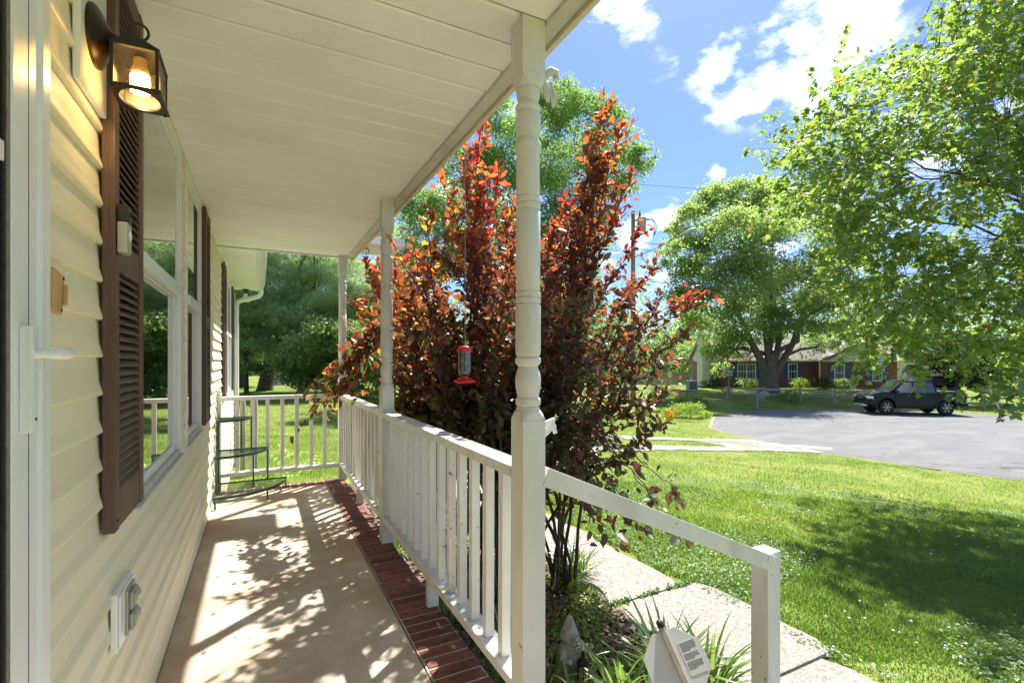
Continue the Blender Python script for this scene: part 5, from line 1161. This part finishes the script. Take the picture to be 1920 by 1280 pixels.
# ------------------------------------------------------------------ pickup truck
def truck():
    rear, front = W(1757, 778, 29.3), W(1644, 777, 29.85)
    cen = (rear + front) / 2; zr = -1.842
    ang = math.atan2(front.y - rear.y, front.x - rear.x)
    t = thing('pickup_truck', 'black crew cab pickup truck parked at the far side of the turning circle', 'pickup truck', (cen.x, cen.y, zr), ang)
    paint = M('black_paint', (.006, .006, .007), rough=.2, spec=.25, coat=.15); grey = M('grey_cladding', (.035, .035, .038), rough=.6, spec=.2)
    tyre = M('tyre', (.018, .018, .018), rough=.85, bump=.3, bscale=30); rim = M('rim', (.30, .30, .31), rough=.3, metal=.8)
    tg_ = M('tinted_glass', (.05, .06, .065), rough=.04, spec=1, coat=.6); sv = M('skid_silver', (.5, .5, .5), rough=.35, metal=.5)
    t.scale = (.96, 1, 1.07)
    wb, wr, hw = 1.61, .41, .93       # x forward
    def arc(cx, r, a0, a1, n=9): return [(cx + r * math.cos(a), wr + .02 + r * math.sin(a)) for a in np.linspace(a0, a1, n)]
    # lower body side outline (x,z)
    pr = [(-2.66, .72), (-2.70, 1.0), (-2.66, 1.25), (-1.25, 1.27), (-1.05, 1.18), (1.40, 1.17), (1.75, 1.20), (2.25, 1.14), (2.50, 1.06), (2.58, .94), (2.60, .60), (2.45, .52)]
    pr += arc(wb, .50, math.radians(-2), math.pi + .05)[0:9]
    pr += [(1.0, .45), (-1.0, .45)] + arc(-wb, .50, math.radians(-2), math.pi + .05) + [(-2.2, .55)]
    b = MB().prism(pr, -hw, hw, 'y')
    me = b.mesh('body', paint); bm = bmesh.new(); bm.from_mesh(me)
    for v in bm.verts:
        if v.co.z > 1.0: v.co.y *= .955
        if v.co.x > 2.3: v.co.y *= .90
        if v.co.z < .55: v.co.y *= .97
    es = [e for e in bm.edges if e.calc_face_angle(0) > .7]; bmesh.ops.bevel(bm, geom=es, offset=.035, segments=2, affect='EDGES', clamp_overlap=True)
    bm.to_mesh(me); bm.free(); me.polygons.foreach_set('use_smooth', [True] * len(me.polygons)); me.set_sharp_from_angle(angle=R(30)); link('body', me, t)
    # bed recess (dark)
    MB().box(-2.55, -1.28, -.75, .75, 1.262, 1.285).obj('bed_cover', grey, t, bevel=.01)
    # greenhouse
    lo = [(-.93, 1.15), (1.02, 1.14)]; up_ = [(-.68, 1.80), (.28, 1.83)]
    vs = []
    for y, s in ((-hw * .93, -1), (hw * .93, 1)): vs += [(-1.22, y, 1.14), (1.46, y, 1.14), (.58, y * .84, 1.87), (-1.02, y * .84, 1.84)]
    b = MB().add(vs, [(0, 1, 2, 3), (4, 7, 6, 5), (0, 4, 5, 1), (1, 5, 6, 2), (2, 6, 7, 3), (3, 7, 4, 0)]); b.obj('cab', paint, t, bevel=.05, smooth=True)
    def side(poly, y0, nm, mt, off=.008):
        for s in (-1, 1):
            vs = []
            for x, z in poly: f = 1 - .16 * (z - 1.14) / .73; vs.append((x, s * (hw * .93 * f + off), z))
            vs2 = [(x, y - s * .02, z) for x, y, z in vs]; n = len(vs)
            MB().add(vs + vs2, [tuple(range(n)), tuple(range(n, 2 * n))[::-1]] + [(k, (k + 1) % n, (k + 1) % n + n, k + n) for k in range(n)]).obj(nm, mt, t)
    side([(.16, 1.21), (1.20, 1.21), (.60, 1.76), (.18, 1.79)], 0, 'side_window', tg_)
    side([(.08, 1.21), (-1.04, 1.21), (-.95, 1.74), (.10, 1.79)], 0, 'side_window', tg_)
    # windshield
    MB().add([(1.38, -.76, 1.21), (1.38, .76, 1.21), (.64, .68, 1.81), (.64, -.68, 1.81), (1.43, -.76, 1.21), (1.43, .76, 1.21), (.70, .68, 1.81), (.70, -.68, 1.81)], [(0, 1, 2, 3), (4, 7, 6, 5), (0, 4, 5, 1), (1, 5, 6, 2), (2, 6, 7, 3), (3, 7, 4, 0)]).obj('windshield', tg_, t)
    MB().prism([(1.42, 1.16), (1.75, 1.225), (2.25, 1.165), (2.48, 1.06), (2.2, 1.02), (1.42, 1.1)], -.62, .62, 'y').obj('hood', paint, t, bevel=.02, smooth=True)
    for sx in (wb, -wb):
        for s in (-1, 1):
            # flare
            vs = []; fs = []; n = 16
            for k, a in enumerate(np.linspace(-.15, math.pi + .15, n)):
                for r_, yy in ((.50, hw + .035), (.585, hw + .025), (.60, hw - .05), (.50, hw - .05)): vs.append((sx + r_ * math.cos(a), s * yy, wr + .02 + r_ * math.sin(a)))
            for k in range(n - 1):
                for j in range(4): a_ = k * 4 + j; b_ = k * 4 + (j + 1) % 4; fs.append((a_, b_, b_ + 4, a_ + 4))
            MB().add(vs, fs).obj('wheel_arch', grey, t)
            w = link('wheel', None, t); w.location = (sx, s * (hw - .12), wr)
            MB().lathe([(.26, -.13), (.37, -.135), (.405, -.11), (.41, 0), (.405, .11), (.37, .135), (.26, .13)], (0, 0, 0), 32, axis='y').obj('tyre', tyre, w, smooth=True)
            rm = MB(); rm.lathe([(.262, s * .10), (.275, s * .138), (.245, s * .140), (.235, s * .06), (.05, s * .05)], (0, 0, 0), 28, axis='y')
            rm.obj('rim_barrel', blackm, w, smooth=True)
            sp_ = MB()
            for k in range(6):
                a = k * math.pi / 3
                for da in (-.13, .13): sp_.bar((.04 * math.cos(a), s * .125, .04 * math.sin(a)), (.25 * math.cos(a + da), s * .13, .25 * math.sin(a + da)), .035, .03, (0, 1, 0))
            sp_.lathe([(.07, s * .10), (.07, s * .145)], (0, 0, 0), 14, axis='y').obj('rim_spokes', rim, w)
    MB().box(2.50, 2.66, -.80, .80, .52, .74).obj('bumper', grey, t, bevel=.04)
    MB().box(2.52, 2.72, -.62, .62, .42, .53).obj('skid_plate', sv, t, bevel=.03)
    MB().box(2.55, 2.63, -.52, .52, .78, 1.0).obj('grille', blackm, t, bevel=.02)
    MB().box(2.63, 2.635, -.30, .30, .87, .915).obj('grille_badge', sv, t)
    for s in (-1, 1):
        MB().box(2.30, 2.60, s * .56, s * .86, .86, 1.01).obj('headlight', M('headlight', (.7, .72, .75), rough=.1, coat=1) if 'headlight' not in bpy.data.materials else bpy.data.materials['headlight'], t, bevel=.03)
        MB().box(2.28, 2.34, s * .85, s * .865, .80, .86).obj('marker_light', M('amber', (.8, .25, .02)) if 'amber' not in bpy.data.materials else bpy.data.materials['amber'], t)
        MB().box(-2.73, -2.60, s * .72, s * .90, .90, 1.20).obj('taillight', M('taillight', (.45, .01, .01), rough=.2, coat=1) if 'taillight' not in bpy.data.materials else bpy.data.materials['taillight'], t, bevel=.02)
        MB().box(-1.0, 1.05, s * .78, s * 1.0, .38, .44).obj('running_board', grey, t, bevel=.015)
        MB().box(1.02, 1.2, s * 1.08, s * .93, 1.18, 1.36).obj('mirror', paint, t, bevel=.04)
        for x in (.20, -.92): MB().box(x, x + .18, s * .935, s * .95, 1.04, 1.075).obj('door_handle', grey, t, bevel=.006)
        for x in (1.10, .13, -.95): MB().box(x - .004, x + .004, s * .898, s * .934, .50, 1.14).obj('door_seam', rubber, t)
        MB().box(-1.27, -1.24, s * .89, s * .93, .5, 1.25).obj('bed_seam', rubber, t)
    MB().box(-2.82, -2.66, -.85, .85, .50, .68).obj('rear_bumper', grey, t, bevel=.03)
    MB().box(-2.0, 2.2, -.6, .6, .32, .5).obj('chassis', rubber, t)
    return t
truck()
# dark off-road car behind the truck
sp = W(1722, 745, 36); t = thing('dark_suv', 'black off road car partly hidden behind the pickup truck', 'car', (sp.x, sp.y, float(gz(sp.x, sp.y))), R(150))
bp_ = bpy.data.materials['black_paint']; tg_ = bpy.data.materials['tinted_glass']
MB().prism([(-2.1, .5), (-2.1, 1.15), (.75, 1.18), (2.0, 1.05), (2.1, .5)], -.88, .88, 'y').obj('body', bp_, t, bevel=.06, smooth=True)
MB().prism([(-2.05, 1.14), (-1.95, 1.85), (.15, 1.88), (.75, 1.16)], -.76, .76, 'y').obj('cab', bp_, t, bevel=.05, smooth=True)
MB().prism([(.30, 1.79), (.72, 1.26), (.80, 1.26), (.38, 1.79)], -.68, .68, 'y').obj('windshield', tg_, t)
for s in (-1, 1):
    MB().prism([(-1.85, 1.25), (-1.8, 1.75), (-.9, 1.75), (-.9, 1.25)], s * .755, s * .775, 'y').obj('side_window', tg_, t)
    MB().prism([(-.82, 1.25), (-.82, 1.75), (.1, 1.75), (.5, 1.25)], s * .755, s * .775, 'y').obj('side_window', tg_, t)
    for x in (-1.3, 1.3): MB().lathe([(.2, -.12), (.4, -.12), (.41, 0), (.4, .12), (.2, .12)], (x, s * .80, .40), 20, axis='y').obj('wheel', bpy.data.materials['tyre'], t, smooth=True)
for i, (u, d, lab) in enumerate([(1752, 33.6, 'blue plastic barrel behind the truck bed, the left one'), (1785, 33.8, 'blue plastic barrel behind the truck tail, the right one')]):
    sp = W(u, 745, d); t = thing('blue_barrel', lab, 'barrel', (sp.x, sp.y, float(gz(sp.x, sp.y))), 0, 'blue barrels behind the truck')
    bl = M('blue_plastic', (.006, .028, .08), rough=.5) if 'blue_plastic' not in bpy.data.materials else bpy.data.materials['blue_plastic']
    MB().lathe([(.28, 0), (.30, .05), (.30, .3), (.315, .32), (.30, .34), (.30, .9), (.32, .93), (.30, 1.2)], n=18).obj('drum', bl, t, smooth=True); MB().lathe([(.31, 1.2), (.31, 1.25), (.05, 1.28)], n=18).obj('lid', bl, t, smooth=True)

# ------------------------------------------------------------------ things in the bed
stone = M('weathered_stone', (.26, .25, .21), (.42, .41, .35), 22, .9, .6, 80, c3=(.16, .17, .12), s3=9)
g0 = W(1070, 1255, 2.75); gx, gy = g0.x, g0.y; gzz = bedz(gx, gy) + .01
gn = thing('garden_gnome', 'grey stone gnome statue with pointed hat standing in the planting bed', 'statue', (gx, gy, gzz), R(200))
me = MB().lathe([(.052, 0), (.062, .008), (.066, .03), (.060, .05), (.064, .09), (.068, .13), (.066, .165), (.058, .19), (.046, .205)], n=22)
me.sphere((0, .035, .155), .035, 12, 8, (1.1, 1, 1.3)); me.obj('body', stone, gn, smooth=True)
MB().sphere((0, .01, .218), .044, 14, 10).obj('head', stone, gn, smooth=True)
MB().sphere((0, .055, .215), .011, 8, 6).obj('nose', stone, gn, smooth=True)
MB().lathe([(.020, .222), (.052, .226), (.054, .236), (.047, .262), (.036, .295), (.022, .33), (.010, .352), (.002, .36)], (0, -.008, 0), 20).obj('hat', stone, gn, smooth=True)
MB().tube([(0, .05, .205), (0, .065, .17), (0, .06, .13), (0, .055, .11)], [.03, .032, .02, .006], 10).obj('beard', stone, gn, smooth=True)
for s in (-1, 1):
    MB().tube([(s * .055, 0, .185), (s * .085, .015, .15), (s * .10, .05, .155), (s * .10, .072, .17)], [.022, .022, .017, .014], 10).obj('arm', stone, gn, smooth=True)
    MB().sphere((s * .032, .035, .012), .03, 10, 6, (1, 1.7, .8)).obj('boot', stone, gn, smooth=True)
l0 = W(1093, 1262, 2.68); ln_ = thing('garden_lantern', 'small black lantern with amber panes beside the gnome', 'lantern', (l0.x, l0.y, bedz(l0.x, l0.y) + .01))
MB().lathe([(.036, 0), (.040, .01), (.034, .03)], n=14).obj('base', blackm, ln_, smooth=True)
MB().lathe([(.030, .03), (.022, .125)], n=8).obj('panes', M('amber_glass', (.42, .30, .10), rough=.2), ln_)
for k in range(6):
    a = k * math.pi / 3; MB().tube([(.0345 * math.cos(a), .0345 * math.sin(a), .03), (.025 * math.cos(a), .025 * math.sin(a), .128)], .0028, 5).obj('bar', blackm, ln_)
MB().lathe([(.030, .125), (.034, .132), (.028, .15), (.014, .168), (.010, .185), (.013, .192), (.004, .20)], n=16).obj('cap', blackm, ln_, smooth=True)

# octagonal yard sign seen from behind
sc = W(1269, 1242, 2.12); sg = thing('yard_sign', 'white octagonal yard sign seen from behind, with small print, among strap leaves', 'sign', tuple(sc))
nrm = (Vector((0, 0, EYE)) - sc).normalized() * 1.2 + Vector((-.25, -.2, .45)); nrm.normalize()
sg.rotation_euler = (nrm.to_track_quat('Z', 'Y').to_matrix() @ Matrix.Rotation(R(28), 3, 'Z')).to_euler()
signw = M('sign_white', (.62, .61, .53), (.68, .67, .60), 6, .5)
oc = [(.140 * math.cos(R(22.5 + 45 * k)), .140 * math.sin(R(22.5 + 45 * k))) for k in range(8)]
MB().prism(oc, -.002, .002, 'z').obj('panel', signw, sg, bevel=.001)
MB().box(-.012, .012, -.60, .142, .003, .017).obj('stake', M('stake_tan', (.36, .29, .22), (.46, .39, .31), 20, .5), sg, bevel=.003)
MB().lathe([(.012, .138), (.015, .145), (.015, .165), (.008, .174)], (0, 0, .010), 12, axis='y').obj('stake_cap', rubber, sg, smooth=True)
MB().box(.034, .112, -.062, .066, .0022, .0030).obj('sticker', M('sticker', (.70, .69, .62)), sg)
tx = MB(); y = .058
for blk, rows in enumerate((6, 4, 5)):
    for rrow in range(rows):
        x = .040
        while x < .104 - (.03 if rrow == rows - 1 else 0):
            w_ = random.uniform(.003, .009); tx.box(x, min(x + w_, .107), y, y + .0032, .0030, .0033); x += w_ + .0016
        y -= .0062
    y -= .006
tx.obj('small_print', M('print_ink', (.12, .12, .11)), sg)

# strap-leaved plants
def strap_plant(x, y, n, L, wd, label, zb=None, stiff=.55, mat=strap_m):
    z = bedz(x, y) if zb is None else zb
    t = thing('strap_leaf_plant', label, 'plant', (x, y, z), 0, 'grassy strap leaved plants')
    for k in range(n):
        a = random.uniform(0, 6.28); ln = L * random.uniform(.6, 1.15); el = random.uniform(.75, 1.5); bnd = random.uniform(.3, 1.5) * (1.3 - stiff)
        p = Vector((random.gauss(0, .02), random.gauss(0, .02), 0)); vs = []; fs = []; m = 7; w_ = wd * random.uniform(.7, 1.2)
        hd = Vector((math.cos(a), math.sin(a), 0)); sd = Vector((-hd.y, hd.x, 0)); e_ = el
        tv = random.uniform(0, .7); T = []
        for i in range(m):
            q = i / (m - 1); w2 = w_ * (1 - q ** 2.2) * (.6 + .8 * min(1, q * 4)) * .6 + .0003
            d_ = hd * math.cos(e_) + Vector((0, 0, 1)) * math.sin(e_); nn_ = hd * -math.sin(e_) + Vector((0, 0, 1)) * math.cos(e_)
            vs += [p - sd * w2, p - nn_ * w2 * .35, p + sd * w2]; p = p + d_ * ln / (m - 1); e_ -= bnd / (m - 1) * (1 + q)
            T += [min(1, tv + .3), tv, tv] if k % 3 else [tv, min(1, tv + .25), tv]
            if i: b_ = 3 * (i - 1); fs += [(b_, b_ + 1, b_ + 4, b_ + 3), (b_ + 1, b_ + 2, b_ + 5, b_ + 4)]
        V = np.array([tuple(v) for v in vs]); link('leaf', npmesh('leaf', V, np.array(fs), mat, np.array(T)), t)
    return t
for (u, v, n, L, wd, lab) in [(1250, 1300, 72, .50, .020, 'large strap leaved plant behind the octagonal sign'), (1335, 1320, 52, .44, .018, 'strap leaved plant right of the octagonal sign'), (1165, 1350, 34, .44, .020, 'strap leaved plant between the gnome and the sign'), (1085, 1350, 16, .32, .018, 'strap leaved plant in front of the gnome, beside the post'),
                              (1230, 1400, 26, .38, .018, 'strap leaved plant under the octagonal sign'), (1068, 1100, 60, .42, .009, 'fine grassy tuft spilling beside the near post'), (1085, 1075, 46, .38, .008, 'fine grassy tuft on the walk edge behind the post')]:
    d = 1.81 * F / (v - HV); p = W(u, v, d); strap_plant(p.x, p.y, n, L, wd, lab)
for i, (x, y, n, L, wd) in enumerate([(1.30, 2.75, 44, .40, .010), (1.12, 3.15, 40, .38, .010), (1.55, 3.25, 44, .40, .009), (1.25, 3.75, 34, .36, .010), (1.1, 4.5, 30, .36, .011), (1.35, 2.25, 26, .30, .012)]):
    strap_plant(x, y, n, L, wd, ['grassy tuft behind the nearest balusters', 'grassy tuft behind the middle of the near railing', 'grassy tuft at the foot of the plum shrub', 'grassy tuft behind the farther balusters of the near railing', 'grassy tuft behind the far railing section', 'thin grassy tuft next to the gnome'][i])
# low green groundcover weeds in the bed
n = 5200; cen = np.array([(1.75, 2.35), (1.95, 2.1), (1.55, 2.6), (1.85, 2.75), (2.1, 2.9), (1.6, 1.9), (1.2, 2.5), (2.2, 3.4), (1.4, 4.2), (1.9, 4.6), (2.0, 1.6), (1.1, 5.2)])
ii = rng.integers(0, len(cen), n); xy = cen[ii] + rng.normal(size=(n, 2)) * .12; k = (xy[:, 0] > .9) & (xy[:, 0] < 2.36); xy = xy[k]; n = len(xy)
P = np.concatenate([xy, (-.46 + rng.uniform(0, .05, n))[:, None]], 1)
o = cloud('groundcover', P, unit(n), unit(n) * .5 + [0, 0, 1], rng.uniform(.014, .034, n), rng.random(n), OVAL, fern_m); o['kind'] = 'stuff'; tag(o, 'low bright green weeds around the gnome in the bed', 'weeds')
n = 900; xy = np.stack([rng.uniform(2.30, 3.08, n), 2.88 + rng.normal(size=n) * .012], 1); k = noiseN(xy[:, 0] * 10 + 5, xy[:, 1], 1, 4) > .42; xy = xy[k]; n = len(xy)
P = np.concatenate([xy, (-.475 + rng.uniform(0, .025, n))[:, None]], 1)
o = cloud('joint_moss', P, unit(n), unit(n) * .5 + [0, 0, 1], rng.uniform(.012, .026, n), rng.random(n), OVAL, clover_m); o['kind'] = 'stuff'; tag(o, 'small weeds sprouting from the sidewalk joint', 'weeds')
# small compound-leaved seedling fronds
def frond(t, base, tip, pairs, ls, mat, arch=.1):
    b, e = Vector(base), Vector(tip); pts = [bez(b, b.lerp(e, .3) + Vector((0, 0, arch)), b.lerp(e, .7) + Vector((0, 0, arch)), e, k / 10) for k in range(11)]
    MB().tube(pts, .003, 4, False).obj('stalk', mat, t)
    tv = np.array(OVAL[0], float) * [.75, 1, 1]
    for k in range(pairs):
        q = .25 + .75 * k / pairs; i = min(9, int(q * 10)); p = pts[i].lerp(pts[i + 1], q * 10 - i); d_ = (pts[i + 1] - pts[i]).normalized(); sd = d_.cross(Vector((0, 0, 1))).normalized()
        for s in (-1, 1):
            dd_ = (sd * s + d_ * .35 + Vector((0, 0, -.35))).normalized(); X, Y, Z = basis(np.array([tuple(dd_)]), np.array([(0, 0, 1.)])); sz = ls * math.sin(math.pi * (.2 + .7 * q))
            V = np.array(tuple(p)) + sz * (tv[:, :1] * X + tv[:, 1:2] * Y + tv[:, 2:3] * Z)
            link('leaflet', npmesh('leaflet', V, np.array(OVAL[1]), mat, np.full(len(V), random.random())), t)
t = thing('sumac_seedlings', 'yellow green compound leaves growing just past the end railing', 'plant', (0, 0, 0))
for (u0, v0, u1, v1, d) in [(560, 900, 500, 845, 6.5), (560, 900, 600, 850, 6.6), (520, 900, 470, 880, 6.4), (520, 870, 575, 845, 6.8), (560, 870, 520, 830, 6.9), (500, 910, 560, 890, 6.3), (480, 920, 430, 900, 6.3), (470, 920, 510, 895, 6.3), (545, 880, 610, 868, 6.9), (450, 925, 480, 905, 6.3)]:
    frond(t, W(u0, v0, d), W(u1, v1, d - .1), 6, .15, fern_m, .08)
t = thing('fern_seedling', 'small bright green compound leaf beside the sidewalk', 'plant', (0, 0, 0))
frond(t, W(1085, 1085, 3.75), W(1138, 1133, 3.25), 8, .085, fern_m, .04); frond(t, W(1085, 1085, 3.75), W(1075, 1120, 3.3), 6, .07, fern_m, .04)

# grey gate posts at the house corner
gt = thing('wire_gate', 'weathered grey post and wire gate at the far house corner', 'gate', (-.22, HE - .9, -.5))
for x in (0, .17): MB().tube([(x, 0, 0), (x, 0, 1.15), (x, 0, 1.24)], [.042, .042, .015], 10).obj('post', greywood, gt, smooth=True)
wm = MB()
for k in range(10): wm.tube([(0, 0, .12 + .1 * k), (.17, 0, .12 + .1 * k)], .003, 4)
for k in range(4): wm.tube([(.04 * k + .02, 0, .1), (.04 * k + .02, 0, 1.1)], .003, 4)
wm.obj('wire_mesh', greywood, gt)
# trunk and pale tarp under the pine
p = gh(514, 722); t = thing('covered_pile', 'pale tarp covered heap under the pine', 'pile', tuple(p))
vs = MB().sphere((0, 0, .3), .9, 12, 6, (1.0, .8, .8)); vs.obj('tarp', M('grey_tarp', (.42, .43, .47), (.5, .5, .55), 3, .6), t, smooth=True)
p = gh(605, 745); 
# debris flecks on the slab
fk = MB()
for k in range(70):
    x, y = random.uniform(-.36, .6), random.uniform(1.3, 5.5); s = random.uniform(.004, .010)
    fk.add([(x, y, .0015), (x + s, y + s * .3, .002), (x + s * .8, y + s, .0025), (x - s * .3, y + s * .7, .0018)], [(0, 1, 2, 3)])
o = fk.obj('floor_debris', chipm, kind='stuff'); tag(o, 'small dry leaf flecks scattered on the porch slab', 'debris')
mb = MB()
for (x, y, s) in [(-.22, 2.62, .012), (-.21, 3.0, .012), (-.22, 3.5, .010), (-.19, 3.9, .009), (-.1, 2.7, .007), (-.2, 4.3, .009), (.05, 2.2, .006)]:
    n = 12; mb.add([(x + s * math.cos(2 * math.pi * k / n), y + 1.2 * s * math.sin(2 * math.pi * k / n), .0012) for k in range(n)], [tuple(range(n))])
o = mb.obj('floor_stains', M('dark_stain', (.16, .13, .10)), kind='stuff'); tag(o, 'dark round spots on the concrete slab near the wall', 'stains')
